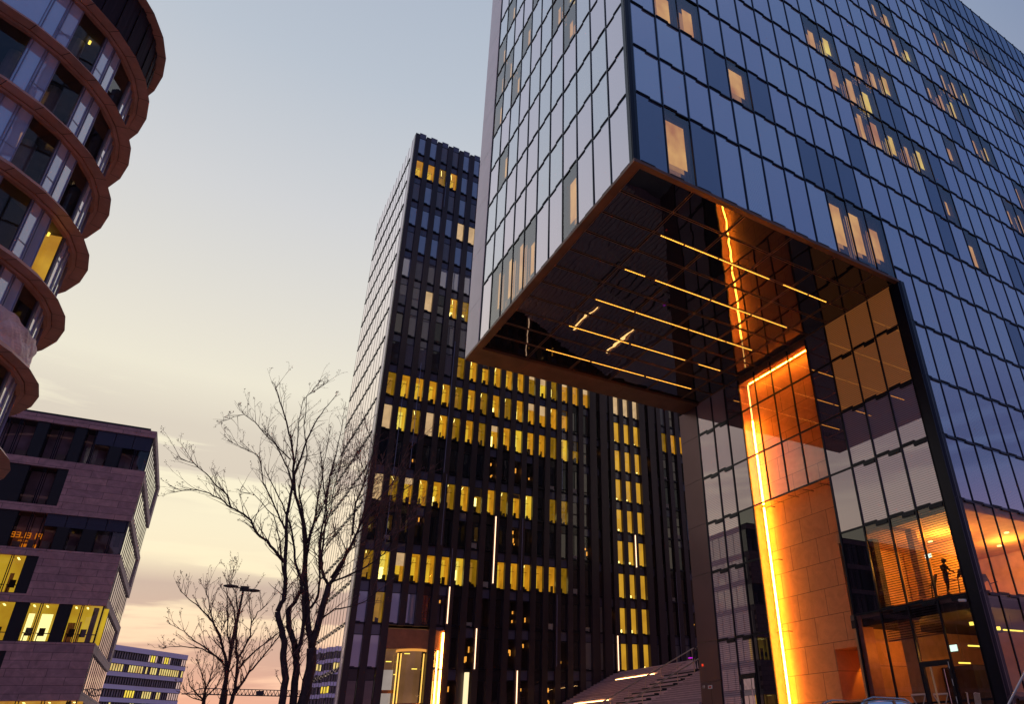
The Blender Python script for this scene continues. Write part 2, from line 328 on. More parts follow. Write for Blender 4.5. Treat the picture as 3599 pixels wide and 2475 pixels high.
# right (street) face, normal -Y
colsR = [MX0+PW*i for i in range(37)]
def rowsR(c):
    if c < 11: return [SOF+.02]+rowsU
    return [2.3, 6.5, 10.7, 13.93, 17.1, 20.37, 23.75]+rowsU
for c in range(36):
    x0 = colsR[c]; rs = rowsR(c); off = 0 if c < 11 else 6
    for r in range(len(rs)-1):
        z0, z1 = rs[r], rs[r+1]; key = (r-off, c)
        if c >= 11 and r < 2 and c < 17: kind = 'clear_glass'
        elif c >= 11 and r < 2: kind = 'plain_glass'
        else:
            kind = litR.get(key)
            if not kind:
                kind = 'plain_glass' if key in plainR or rr.random() < .055 else rr.choice(['blind_glass_soft', 'blind_glass', 'blind_glass_grey', 'blind_glass_grey'])
            if r-off >= 11: kind = 'plain_glass'
        lab = 'lit window glowing warm orange behind blinds' if kind.startswith('lit') else None
        spec(Vector((x0+T, HY, z0+T)), X_, Z_, PW-2*T, z1-z0-2*T, kind, -Y_, lab)
        zt = z0
        fr.box(x0, x0+PW, HY-.035, HY+.03, zt-.025, zt+.025, 'frame_metal')
        flaps.box(x0+.06, x0+PW*.52, HY-.06, HY-.012, zt+.033, zt+.08, 'frame_metal')
        if not (c < 11 and r == 0): flaps.box(x0+PW*.5, x0+PW-.05, HY-.07, HY-.012, zt-.10, zt-.03, 'frame_metal')
for i, x in enumerate(colsR):
    z0 = SOF if i < 11 else PZ
    vbar(x, HY, z0, TOP, 0, 1)
# left face of the overhang, normal -X
colsL = [17.3+1.51*i for i in range(12)]
litL = {(0, 8): 'lit_full', (0, 9): 'lit', (0, 7): 'lit', (0, 3): 'lit', (3, 9): 'lit_full', (5, 8): 'lit', (6, 10): 'lit', (5, 10): 'lit', (6, 9): 'lit', (7, 10): 'lit',
        (4, 3): 'lit', (5, 3): 'lit_hot', (5, 2): 'lit', (5, 4): 'lit', (6, 2): 'lit', (6, 4): 'lit_hot', (7, 6): 'lit', (7, 3): 'lit', (6, 7): 'lit', (8, 6): 'lit', (8, 9): 'lit', (0, 6): 'lit', (8, 4): 'lit', (9, 8): 'lit'}
rs = [SOF+.02]+rowsU
for c in range(11):
    y0 = colsL[c]
    for r in range(len(rs)-1):
        z0, z1 = rs[r], rs[r+1]; kind = litL.get((r, c)) or ('blind_glass_soft' if (r == 0 or rr.random() < .5) else 'blind_glass_grey')
        lab = 'lit window glowing warm orange behind blinds' if kind.startswith('lit') else None
        spec(Vector((HX, y0+T, z0+T)), Y_, Z_, 1.51-2*T, z1-z0-2*T, kind, -X_, lab)
        fr.box(HX-.03, HX+.03, y0, y0+1.51, z0-.02, z0+.02, 'frame_metal')
        flaps.box(HX-.05, HX-.012, y0+.06, y0+.75, z0+.03, z0+.07, 'frame_metal')
        if r: flaps.box(HX-.05, HX-.012, y0+.78, y0+1.45, z0-.09, z0-.03, 'frame_metal')
for y in colsL: vbar(HX, y, SOF, TOP, 1, 0, .04, .055)
# pale end panels on the left face with open joints
mb = MB()
zz = [SOF-.0]+[SOF+3.3+4.22*i for i in range(10)]+[TOP]
for a, b in zip(zz, zz[1:]):
    if b > a: mb.box(HX-.06, HX+.3, colsL[-1]+.05, HB, a+.012, b-.012, 'pale_panel')
mb.build('end_panel', hotel)
# back face (seen only in reflections)
back = MB()
for c in range(24):
    x0 = HX+.3+1.5*c*1.5
    for r in range(len(rs)-1): back.poly([(x0+2.1, HB, rs[r]+.1), (x0, HB, rs[r]+.1), (x0, HB, rs[r+1]-.1), (x0+2.1, HB, rs[r+1]-.1)], rr.choice(['blind_glass_soft', 'plain_glass', 'blind_glass_soft']))
back.box(HX, HR, HB-.3, HB-.02, SOF, TOP, 'frame_metal'); back.build('back_wall', hotel)
# corner posts
mb = MB(); mb.tube([(HX+.13, HY+.13, SOF-.02), (HX+.13, HY+.13, TOP)], .17, 'frame_metal', 12); mb.box(HX-.05, HX+.1, HY+.1, colsL[0], SOF, TOP, 'frame_metal'); mb.box(HX+.1, MX0, HY-.05, HY+.1, SOF, TOP, 'frame_metal'); mb.build('corner_post', hotel)
mb = MB(); mb.tube([(LX+.16, HY+.12, PZ), (LX+.16, HY+.12, SOF)], .2, 'frame_metal', 12); mb.box(LX-.06, LX+.12, HY+.05, 17.55, PZ, SOF, 'frame_metal'); mb.box(LX+.1, LX+.45, HY-.06, HY+.1, PZ, SOF, 'frame_metal'); mb.build('corner_post', hotel)

# soffit: dark glossy panels, joints and a metal rim
sx_ = [12.72, 15.62, 18.65, 21.68, 24.71, 27.74, LX]; sy_ = [17.25, 18.82, 20.37, 21.9, 23.46, 24.99, 26.52, 28.05, 29.6, 31.13, 32.66, 34.25]
mb = MB()
for i in range(len(sx_)-1):
    for j in range(len(sy_)-1):
        a = random.uniform(-.004, .004); b = random.uniform(-.004, .004)
        x0, x1, y0, y1 = sx_[i]+.02, sx_[i+1]-.02, sy_[j]+.02, sy_[j+1]-.02
        mb.poly([(x0, y0, SOF-a), (x0, y1, SOF+b), (x1, y1, SOF+a), (x1, y0, SOF-b)], 'soffit_glass')
mb.build('soffit_panel', hotel)
mb = MB()
for x in sx_:
    for d in (-.055, .055): mb.box(x+d-.007, x+d+.007, sy_[0], sy_[-1], SOF-.03, SOF+.02, 'joint_metal_lit')
for y in sy_[1:-1]:
    for d in (-.055, .055): mb.box(sx_[0], sx_[-1], y+d-.007, y+d+.007, SOF-.028, SOF+.018, 'joint_metal_lit')
mb.build('soffit_joint', hotel)
mb = MB(); mb.box(HX+.12, LX+.2, HY+.12, HB-.31, SOF+.03, SOF+.5, 'tower_core'); mb.build('soffit_slab', hotel)
mb = MB()
mb.box(HX-.07, 12.66, HY-.07, HB, SOF-.16, SOF+.01, 'rim_metal')
mb.box(12.66, LX+.0, HY-.07, 17.2, SOF-.16, SOF+.01, 'rim_metal')
x = HX-.07
for i in range(5):
    x1 = min(x+3.6, LX); mb.box(max(x, 12.662), x1-.02, 34.3, HB, SOF-.17, SOF+.012, 'rim_metal'); x = x1
mb.build('soffit_rim', hotel)
for y, segs in ((20.37, ((16.05, 17.44), (17.52, 19.6), (19.68, 23.14), (24.13, 26.03), (26.09, 27.5))), (23.46, ((16.0, 17.36), (17.9, 21.6), (21.7, 24.6), (24.7, 27.5))),
                (26.52, ((16.07, 18.6), (18.7, 22.4), (22.5, 25.3), (25.4, 27.5))), (29.6, ((16.1, 20.3), (20.4, 24.6), (25.62, 27.54))), (32.66, ((16.17, 19.3), (19.4, 23.5), (23.6, 27.5)))):
    mb = MB()
    for a, b in segs:
        n = int((b-a)/.115)
        for i in range(n): mb.box(a+i*.115, a+i*.115+.075, y-.022, y+.022, SOF-.05, SOF-.034, 'strip_led')
        mb.box(a, b, y-.03, y+.03, SOF-.033, SOF-.003, 'frame_metal')
    mb.build('light_strip', hotel, 'long dotted orange light strip under the overhang')

# leg face, normal -X
LY = [17.55, 19.07, 20.65, 22.22, 23.8, 30.0, 31.45, 32.9, 34.58]; LZ = [2.3, 6.5, 10.7, 13.93, 17.1, 20.37, SOF]
LY2 = [23.8, 25.38, 26.92, 28.45, 30.0]
for j in range(len(LY)-1):
    if j == 4: continue
    y0, y1 = LY[j], LY[j+1]
    for r in range(len(LZ)-1):
        z0, z1 = LZ[r], LZ[r+1]
        if j < 4: kind = ('clear_glass' if r < 2 else ('dark_glass' if j == 3 else ('plain_blind' if r >= 4 else 'blind')))
        else: kind = 'dark_glass' if (j == 5 or (j == 5 and r < 3)) and r < 3 else ('plain_dark' if j == 5 else 'blind')
        if j == 3 and r >= 1: kind = 'plain_dark'
        k = {'blind': 'leg_blind', 'plain_blind': 'leg_blind_warm', 'plain_dark': 'leg_plain'}.get(kind, kind)
        if j == 3 and r == 1: k = 'dark_glass'
        if (j, r) in ((0, 5), (1, 5), (2, 5), (1, 4), (2, 4), (0, 4)): k = 'leg_blind_lit'
        if j < 3 and r == 0 and j == 1:
            spec(Vector((LX, y0+T, 4.1)), Y_, Z_, y1-y0-2*T, z1-4.1-T, k, -X_, None, .0015)
        elif j == 6 and r == 0:
            spec(Vector((LX, y0+T, 4.45)), Y_, Z_, y1-y0-2*T, z1-4.45-T, k, -X_, None, .0015)
        elif j == 5 and r == 0: spec(Vector((LX, y0+T, z0)), Y_, Z_, y1-y0-2*T, z1-z0-T, k, -X_, None, .0015)
        else: spec(Vector((LX, y0+T, z0+T if r else PZ+.3)), Y_, Z_, y1-y0-2*T, (z1-z0-2*T) if r else (z1-PZ-.3-T), k, -X_, None, .0015)
glass('leg_blind', (.46, .34, .38), ior=1.7, tint=(1, .84, .90), slat=((.20, .15, .17), 9.), rough=.0, lo=.2)
glass('leg_blind_warm', (.42, .24, .15), ior=1.6, tint=(1, .84, .90), slat=((.15, .09, .06), 9.), rough=.0, lo=.04)
mt = glass('leg_blind_lit', (.40, .20, .10), ior=1.6, tint=(1, .84, .90), slat=((.15, .08, .05), 9.)); n = mt.node_tree.nodes; l = mt.node_tree.links
o_ = [x for x in n if x.type == 'OUTPUT_MATERIAL'][0]; a_ = n.new('ShaderNodeAddShader'); e_ = n.new('ShaderNodeEmission'); e_.inputs[1].default_value = 1; l.new(slats(n, l, (.13, .042, .008), (.035, .011, .003), 9.), e_.inputs[0]); l.new(o_.inputs[0].links[0].from_socket, a_.inputs[0]); l.new(e_.outputs[0], a_.inputs[1]); l.new(a_.outputs[0], o_.inputs[0])
glass('leg_plain', (.12, .09, .11), ior=1.8, lo=.22, tint=(1, .84, .90))
for j in range(4):
    for r in (3, 4, 5):
        spec(Vector((LX, LY2[j]+T, LZ[r]+T)), Y_, Z_, LY2[j+1]-LY2[j]-2*T, LZ[r+1]-LZ[r]-2*T, 'clear_reflective', -X_, 'clear pane over the orange lit recess', .0015)
for y in LY: vbar(LX, y, PZ, SOF-.17, 1, 0, .06, .085)
for y in LY2[1:-1]: vbar(LX, y, 13.93, SOF-.17, 1, 0, .06, .06)
for r, z in enumerate(LZ[:-1]):
    for j in range(len(LY)-1):
        if j == 4 and r < 3: continue
        fr.box(LX-.045, LX+.03, LY[j], LY[j+1], z-.045, z+.045, 'frame_metal')
        if r and j not in (3, 4, 5):
            flaps.box(LX-.06, LX-.012, LY[j]+.1, LY[j]+.8, z-.2, z-.05, 'frame_metal')
            flaps.box(LX-.06, LX-.012, LY[j]+.72, LY[j+1]-.1, z+.05, z+.12, 'frame_metal')
fr.build('mullion_grid', hotel); flaps.build('vent_flap', hotel, stuff=False)
emit_panes(hotel, specs, 100)
mt, n, l, o_ = new_mat('open_slats'); tr_ = n.new('ShaderNodeBsdfTransparent'); df_ = n.new('ShaderNodeBsdfDiffuse'); df_.inputs[0].default_value = (.12, .06, .04, 1); mx_ = n.new('ShaderNodeMixShader')
l.new(slats(n, l, (0, 0, 0), (.75, .75, .75), 9.), mx_.inputs[0]); l.new(tr_.outputs[0], mx_.inputs[1]); l.new(df_.outputs[0], mx_.inputs[2]); l.new(mx_.outputs[0], o_.inputs[0])
for a, b, z0, z1 in ((17.62, 19.0, 6.6, 10.6), (19.12, 20.6, 6.6, 10.6), (20.7, 22.17, 6.6, 10.6), (19.12, 20.6, 5.1, 6.4), (20.7, 22.17, 5.1, 6.4)):
    mb = MB(); mb.poly([(LX+.1, a, z0), (LX+.1, a, z1), (LX+.1, b, z1), (LX+.1, b, z0)], 'open_slats'); mb.box(LX+.08, LX+.12, a, b, z0-.06, z0, 'rim_metal'); mb.build('slat_blind', hotel)
# metal end panels of the leg
mb = MB(); zz = [PZ, 4.25, 6.6, 10.8, 14.05, 17.2, 20.4, SOF-.17]
for a, b in zip(zz, zz[1:]):
    if b > a: mb.box(LX-.05, LX+.4, LY[-1]+.05, 36.6, a+.01, b-.01, 'leg_metal')
mb.box(LX-.058, LX-.05, 35.58, 35.6, PZ, 4.2, 'nosing')
mb.build('end_panel', hotel)
mb = MB(); mb.box(LX+.4, HR, 36.31, 36.6, PZ, SOF, 'leg_metal'); mb.build('back_wall', hotel)
# floor slabs of the leg behind the glass and blank linings
mb = MB()
for z in LZ[1:-1]: mb.box(LX+.06, LX+3.2, 30.3, 36.3, z-.2, z+.1, 'tower_core')
for z in LZ[3:-1]: mb.box(LX+.06, LX+3.2, 17.3, 23.6, z-.2, z+.1, 'tower_core')
mb.build('floor_slab', hotel)

# orange lit recess
ND = .85
nb = MB(); nx = LX+ND
nb.poly([(nx, 26.2, PZ), (nx, 30.0, PZ), (nx, 30.0, SOF), (nx, 26.2, SOF)], 'niche_stone_lit')
nb.poly([(nx, 23.72, 5.15), (nx, 26.2, 5.15), (nx, 26.2, SOF), (nx, 23.72, SOF)], 'niche_stone_lit')
nb.build('recess_wall', hotel, 'stone slab wall washed by the light tube, orange light also in its colour')
nb = MB(); nb.box(LX+.03, nx, 29.99, 30.28, PZ, SOF, 'copper_dark'); nb.box(LX+.03, nx, 23.5, 23.72, PZ, SOF, 'copper_dark'); nb.box(LX+.03, nx, 23.72, 29.99, SOF-.5, SOF-.02, 'niche_stone_lit'); nb.build('recess_jamb', hotel)
nb = MB(); nb.box(nx, nx+2.2, 23.5, 23.7, PZ, 5.3, 'niche_stone_lit'); nb.box(nx+2.2, nx+2.3, 23.5, 26.4, PZ, 5.3, 'niche_stone_lit'); nb.box(nx+.01, nx+2.2, 26.2, 26.4, PZ, 5.3, 'niche_stone_lit'); nb.box(nx+.01, nx+2.2, 23.7, 26.2, 5.15, 5.3, 'niche_stone_lit'); nb.build('entrance_alcove', hotel)
TX, TY = LX+.50, 29.62
mb = MB(); mb.tube([(TX, TY, PZ+.1), (TX, TY, 13.80)], .055, 'tube_hot', 8); mb.build('light_tube', hotel, 'vertical glowing tube in the open part of the recess')
mb = MB(); mb.tube([(TX, TY, 14.0), (TX, TY, 19.7)], .06, 'tube_hot', 8); mb.build('light_tube', hotel, 'vertical glowing tube behind the recess glass')
mb = MB(); mb.tube([(TX, TY, 19.8), (TX, TY, 22.35)], .04, 'tube_warm', 8); mb.build('light_tube', hotel, 'dimmer top end of the vertical tube')
for a, b in ((24.1, 25.3), (25.45, 26.85), (27.0, 28.4), (28.55, 29.5)):
    mb = MB(); mb.tube([(TX, a, 22.4), (TX, b, 22.4)], .055, 'tube_hot', 8); mb.build('light_tube', hotel, 'horizontal glowing tube at the top of the recess')
for z in (6.45, 10.5, 13.75):
    mb = MB(); mb.tube([(TX, TY+.3, z), (TX, TY-.62, z-.02)], .018, 'dark_metal', 6); mb.tube([(TX, TY-.6, z-.02), (TX+.35, TY-.6, z-.02)], .03, 'dark_metal', 6); mb.build('tube_bracket', hotel)
for y in (28.3, 27.1, 25.9, 24.7):
    mb = MB(); mb.tube([(LX+.05, y, 13.8), (nx, y-.1, 13.78)], .02, 'rim_metal', 6); mb.build('tube_bracket', hotel)
mb = MB(); mb.tube([(nx+.3, 24.8, 5.15), (nx+.3, 24.8, 4.95)], .03, 'dark_metal', 6); mb.tube([(nx+.3, 24.8, 4.97), (nx+.22, 24.72, 4.78)], .07, 'dark_metal', 8); mb.tube([(nx+.22, 24.72, 4.78), (nx+.17, 24.66, 4.70)], .06, 'tube_warm', 8); mb.build('spot_lamp', hotel)
def point(loc, e, c, rad, parent=hotel, nm='lamp_light'):
    l_ = bpy.data.lights.new(nm, 'POINT'); l_.energy = e; l_.color = c; l_.shadow_soft_size = rad; o = bpy.data.objects.new(nm, l_); col.objects.link(o); o.parent = parent; o.location = Vector(loc)-ORG[parent]; return o
for y in (24.2, 25.5):
    l_ = bpy.data.lights.new('lamp_light', 'SPOT'); l_.energy = 130; l_.color = (1, .36, .03); l_.spot_size = R(85); l_.spot_blend = .25; l_.shadow_soft_size = .03; o = bpy.data.objects.new('lamp_light', l_); col.objects.link(o); o.parent = hotel; o.location = Vector((nx+1.75, y, 5.1))-ORG[hotel]; o.rotation_euler = (0, R(-12), 0)
# lit gym storey and dim ground storey at the corner of the leg
rm = MB()
rm.box(LX+.1, 41, 17.08, 24.2, 6.3, 6.55, 'interior_floor'); rm.box(LX+.1, 41, 17.08, 24.2, 10.25, 10.75, 'interior_wall')
rm.poly([(41, 17.1, 6.5), (41, 24.2, 6.5), (41, 24.2, 10.3), (41, 17.1, 10.3)], 'interior_wall')
rm.poly([(LX+.1, 24.1, 6.5), (41, 24.1, 6.5), (41, 24.1, 10.3), (LX+.1, 24.1, 10.3)], 'interior_wall')
rm.box(34.6, 34.9, 20.5, 24.0, 6.5, 10.3, 'interior_wall')
rm.box(30.3, 30.75, 22.6, 23.2, 6.5, 10.3, 'interior_dark'); rm.box(30.5, 30.9, 20.4, 20.75, 6.5, 10.3, 'interior_wall')
rm.build('gym_interior', hotel)
point((32.8, 20.2, 9.4), 560, (1, .44, .05), .3); point((37.5, 19.6, 9.4), 460, (1, .46, .07), .3)
for (x, y) in ((31.5, 18.6), (33.8, 21.6), (36, 18.6), (38.5, 20.5)):
    mb = MB(); mb.tube([(x, y, 10.25), (x, y, 10.2)], .12, 'office_tube', 10); mb.build('ceiling_light', hotel)
rm = MB()
rm.box(LX+.1, 41, 17.08, 24.2, PZ, PZ+.25, 'interior_floor'); rm.box(LX+.1, 41, 17.08, 24.2, 5.9, 6.29, 'interior_dark')
rm.poly([(40, 17.1, 1.5), (40, 24.2, 1.5), (40, 24.2, 5.9), (40, 17.1, 5.9)], 'interior_wall'); rm.box(LX+.1, 40, 23.9, 24.1, 1.5, 5.9, 'interior_wall')
rm.box(30.0, 30.4, 21.0, 21.9, 1.5, 5.9, 'interior_wall'); rm.box(30.6, 31.0, 17.9, 18.4, 1.5, 5.9, 'interior_wall'); rm.box(33, 37, 20.5, 21.2, 1.5, 2.7, 'interior_dark'); rm.box(35.5, 37.5, 22, 23.8, 1.5, 4.1, 'interior_dark')
rm.build('lobby_interior', hotel)
point((31.2, 21.8, 4.9), 90, (1, .34, .03), .15); point((31.9, 18.8, 4.6), 60, (1, .38, .04), .15); point((36, 20, 4.6), 60, (1, .45, .08), .2)
for (x0, y, z, ln) in ((31.0, 18.2, 5.2, 1.2), (32.5, 18.2, 5.2, 1.6), (31.2, 19.3, 4.6, 1.8), (32.2, 20.6, 4.0, .9)):
    mb = MB(); mb.tube([(x0, y, z), (x0+ln, y, z)], .035, 'lobby_light', 8); mb.tube([(x0+ln/2, y, z), (x0+ln/2, y, 5.9)], .008, 'dark_metal', 4); mb.build('ceiling_light', hotel)
for (x, y, z) in ((30.6, 18.3, 5.2), (31.4, 17.8, 5.1), (30.9, 18.7, 5.4)):
    mb = MB(); mb.tube([(x, y, z), (x, y, z+.14)], .09, 'lobby_light', 10); mb.build('ceiling_light', hotel)
# doors
def door(y0, y1, ztop, glassm, parent):
    d = MB(); d.box(LX-.09, LX+.05, y0, y0+.13, PZ, ztop, 'dark_metal'); d.box(LX-.09, LX+.05, y1-.13, y1, PZ, ztop, 'dark_metal'); d.box(LX-.09, LX+.05, y0+.13, y1-.13, ztop-.22, ztop, 'dark_metal')
    o = d.build('door', parent); p = MB(); p.poly([(LX-.02, y0+.13, PZ+.05), (LX-.02, y1-.13, PZ+.05), (LX-.02, y1-.13, ztop-.22), (LX-.02, y0+.13, ztop-.22)], glassm); p.build('door_pane', o)
    h = MB(); h.tube([(LX-.16, y0+.3, 2.2), (LX-.16, y0+.3, 3.6)], .02, 'chrome', 6); h.build('handle', o)
    return o
door(19.13, 20.6, 3.98, 'door_glass', hotel); door(31.5, 32.86, 4.4, 'dark_glass', hotel)
for y, ys in ((19.16, 0), (32.8, 0)):
    mb = MB()
    for z in (2.2, 2.9, 3.6): mb.box(LX-.10, LX-.092, y+.02, y+.045, z, z+.28, 'white_paint')
    mb.build('hinge', hotel)
mb = MB(); mb.box(LX-.075, LX-.05, 35.45, 35.85, 3.86, 4.06, 'white_paint'); mb.build('sign_plate', hotel)
mb = MB(); mb.box(LX-.079, LX-.075, 35.53, 35.77, 3.9, 4.01, 'red_paint'); mb.build('sign_plate_print', hotel)
mb = MB(); mb.box(LX-.1, LX-.05, 36.15, 36.27, 5.2, 5.34, 'red_light'); mb.build('alarm_lamp', hotel)
def text(body, loc, size, mat, parent, ext=.01, mirror=False, facing='-X', nm='lettering'):
    c = bpy.data.curves.new(nm, 'FONT'); c.body = body; c.size = size; c.extrude = ext; tmp = bpy.data.objects.new('tmp', c); col.objects.link(tmp)
    dg = bpy.context.evaluated_depsgraph_get(); me = bpy.data.meshes.new_from_object(tmp.evaluated_get(dg)); bpy.data.objects.remove(tmp)
    me.materials.clear(); me.materials.append(M[mat])
    for v in me.vertices:
        a, b, c_ = v.co; a = -a if mirror else a
        v.co = (-c_, -a, b) if facing == '-X' else (a, -c_, b)
        v.co = v.co+Vector(loc)-(ORG[parent] if parent else Vector((0, 0, 0)))
    me.name = nm; o = bpy.data.objects.new(nm, me); col.objects.link(o)
    if parent: o.parent = parent; ORG[o] = ORG[parent]
    return o
text('19', (LX-.06, 36.42, 3.92), .26, 'white_paint', hotel)
mb = MB(); mb.box(LX-.26, LX-.06, 17.72, 17.8, 6.22, 6.3, 'dark_metal'); mb.tube([(LX-.22, 17.9, 6.26), (LX-.3, 17.55, 6.2)], .06, 'white_paint', 8); mb.build('security_camera', hotel)
mb = MB(); mb.box(30.2, 30.24, 19.25, 19.6, 4.35, 4.62, 'exit_light'); mb.box(30.24, 30.26, 19.22, 19.63, 4.32, 4.65, 'dark_metal'); tag(mb.build('exit_sign', loc=None), 'small glowing pale green exit sign above the glass door in the hotel lobby', 'sign')
mb = MB(); mb.box(32.0, 32.04, 20.6, 20.95, 9.0, 9.2, 'exit_light'); mb.box(32.04, 32.06, 20.58, 20.97, 8.98, 9.22, 'dark_metal'); tag(mb.build('exit_sign'), 'white glowing exit sign inside the lit upper gym of the hotel', 'sign')

# ---------------------------------------------------------------- office tower
TYF = 60.0; ZK = [7.0+3.42*k for k in range(-2, 17)]; TTOP = 64.55; TX0 = 12.45
tower = thing('office_tower', (TX0, TYF, PZ), 'dark office tower with vertical pillars and yellow lit windows, left of the hotel leg', 'building')
SD = Vector((math.cos(R(88.73)), math.sin(R(88.73)), 0)); SN = Vector((-SD.y, SD.x, 0)); SL = 17.58
MOD = 1.3275; WX0 = 12.98; WW = .745; NC = 32
mb = MB(); mb.box(TX0+1.2, WX0+MOD*NC, TYF+1.3, TYF+17, PZ, TTOP-.3, 'tower_core'); mb.build('core', tower)
mb = MB(); mb.box(TX0+.6, WX0+MOD*NC, TYF+.02, TYF+17.4, TTOP-.35, TTOP-.05, 'tower_metal'); mb.build('roof', tower)
specs = []
def depth_room(mb, x0, x1, z0, z1, style, rnd):
    D = 1.15; y0 = TYF+.03; y1 = TYF+D
    wall, ceil = {'y': rnd.choice([('office_wall', 'office_ceiling')]*4+[('office_wall_dim', 'office_ceiling_dim')]*2+[('office_wall_bright', 'office_wall')]), 'p': ('office_pale', 'office_pale'), 's': ('stair_wall', 'stair_wall'), 'd': ('room_dark', 'interior_dark')}[style]
    mb.poly([(x0, y1, z0), (x1, y1, z0), (x1, y1, z1), (x0, y1, z1)], wall)
    mb.poly([(x0, y0, z1), (x1, y0, z1), (x1, y1, z1), (x0, y1, z1)][::-1], ceil)
    mb.poly([(x1, y0, z0), (x1, y0, z1), (x1, y1, z1), (x1, y1, z0)], ceil)
    mb.poly([(x0, y0, z0), (x0, y1, z0), (x0, y1, z1), (x0, y0, z1)], wall)
    mb.poly([(x0, y0, z0), (x1, y0, z0), (x1, y1, z0), (x0, y1, z0)], 'interior_dark')
    xm = rnd.uniform(x0+.1, x1-.1)
    if style == 'y':
        mb.box(x0+.02, x1-.02, y1-.5, y1-.46, z1-.6, z1-.57, 'interior_dark')
        mb.obox((x0+.1, y1-.06, z0+1.0), (x1-x0-.3, 0, 1.2), (0, .03, 0), (.03, 0, 0), 'interior_dark')
        if rnd.random() < .5: mb.obox((x0+rnd.uniform(.05, .3), y0+.15, z1-.05), (rnd.uniform(.1, .4), .8, 0), (.05, 0, 0), (0, 0, .02), 'office_tube')
        if rnd.random() < .22: hb = rnd.uniform(.3, 1.1); mb.box(x0, x1, y0+.02, y0+.04, z1-hb, z1, 'office_pale' if rnd.random() < .5 else 'room_blind')
        if rnd.random() < .35: mb.box(xm-.2, xm+.12, y1-.1, y1-.05, z0+.3, z0+rnd.uniform(1.2, 2.0), 'office_tube')
        for i in range(rnd.randint(1, 4)):
            u = rnd.uniform(x0, x1-.2); mb.box(u, u+rnd.uniform(.08, .3), y0+.25, y0+.4, z0, z0+rnd.uniform(.15, .75), 'cloth_dark')
    if style == 'd':
        for i in range(rnd.randint(1, 3)):
            u = rnd.uniform(x0+.05, x1-.12); v = rnd.uniform(z0+.4, z1-.3); mb.box(u, u+.09, y0+.4, y0+.48, v, v+rnd.uniform(.08, .5), 'amber_glint')  # small glowing boxes stand in for orange reflections in dark panes
    if style == 's': mb.box(xm-.04, xm+.06, y0+.3, y0+.4, z0+.1, z0+.4, 'office_tube')
def twin(c, k, style, rnd):
    """window unit of the tower: vision glass below, spandrel glass above"""
    x0 = WX0+MOD*c; x1 = x0+WW; z0 = ZK[k+2]+.08; z1 = ZK[k+2]+2.5; zt = ZK[k+2]+3.36
    pts = [Vector((x0, TYF, z0)), Vector((x1, TYF, z0)), Vector((x1, TYF, zt)), Vector((x0, TYF, zt))]
    def fn(mb):
        if style in ('y', 'p', 's', 'd'):
            add_pane(mb, Vector((x0, TYF, z0)), X_, Z_, WW, z1-z0, 'clear_glass', -Y_, .003); depth_room(mb, x0, x1, z0, z1, style, rnd)
            sp = 'spandrel_glass'
        else:
            add_pane(mb, Vector((x0, TYF, z0)), X_, Z_, WW, z1-z0, style, -Y_, .004)
            if style == 'dark_glass' and rnd.random() < .25: mb.box(x0+.1, x1-.15, TYF-.012, TYF-.004, z0, z0+rnd.uniform(.3, .6), 'office_off')
            sp = 'spandrel_glass' if style != 'dark_glass' else 'dark_spandrel'
        if k >= 9: sp = 'spandrel_glass'
        add_pane(mb, Vector((x0, TYF-.005, z1+.06)), X_, Z_, WW, zt-z1-.06, sp, -Y_, .003)
        mb.box(x0, x1, TYF-.03, TYF+.03, z1, z1+.06, 'frame_metal')
        fl = .5*(c % 2)*WW
    specs.append((pts, fn, 'window with yellow office light inside' if style == 'y' else ('lit stairwell window' if style == 's' else None)))
pbr('room_blind', (.2, .16, .16)); emit('amber_glint', (1, .40, .05), 1.2); pbr('room_dark', (.03, .02, .02)); pbr('office_off', (.4, .33, .3), .6); glass('dark_spandrel', (.03, .024, .028), ior=1.45, rough=.1); glass('tower_blue', (.34, .36, .50), ior=2.2, lo=.1, rough=.0); glass('tower_blind', (.24, .21, .24), ior=1.7, slat=((.13, .115, .13), 14.)); glass('tower_brown', (.05, .032, .03), ior=1.8)
rnd = random.Random(5)
lit = {}
for c in range(4): lit[(c, 15)] = 'y'
lit[(4, 13)] = 'p'; lit[(5, 13)] = 'p'; lit[(4, 10)] = 'y'; lit[(5, 10)] = 'y'; lit[(2, 10)] = 'p'
for c in range(5, 17): lit[(c, 8)] = 'y'
for c in range(0, 15): lit[(c, 7)] = 'y'
for c in list(range(4, 16)): lit[(c, 6)] = 'y'
lit[(0, 6)] = 'p'; lit[(1, 6)] = 'y'; lit[(2, 6)] = 'y'; lit[(3, 6)] = 'p'
for c in list(range(1, 12))+[13, 14]: lit[(c, 4)] = 'y'
lit[(0, 4)] = 'p'
for c in list(range(0, 8))+[9, 10, 11, 12, 13, 14]: lit[(c, 2)] = 'y'
lit[(1, 1)] = 'y'
for c in (19, 20, 21):
    for k in range(0, 9): lit[(c, k)] = 's' if k < 8 else 'p'
for c in (24, 25, 26): lit[(c, 7)] = 'y'
for k in (5, 3, 1, 0, -1):
    for c in (10, 11): lit[(c, k)] = 'd'
for ck in ((3, 3), (5, 1), (6, 3), (8, 1), (13, -1), (15, -1), (8, 5), (2, 5), (7, 0), (16, 3), (14, 0), (5, 0)): lit[ck] = 'd'
for c in range(NC):
    for k in range(-2, 17):
        if 2 <= c <= 4 and k <= 0: continue          # entrance portal
        st = lit.get((c, k))
        if not st:
            if k >= 11: st = 'tower_blue' if rnd.random() < .8 else 'tower_blind'
            elif k >= 8: st = 'tower_blind' if rnd.random() < .5 else 'tower_brown'
            elif c < 4 and k in (0, 1): st = 'tower_blue'
            elif c >= 15 and rnd.random() < .5: st = 'tower_blind' if k < 2 else 'tower_brown'
            else: st = 'd' if rnd.random() < .10 and c > 3 else 'dark_glass'
        if c >= 27: st = 'tower_blue'
        twin(c, k, st, rnd)
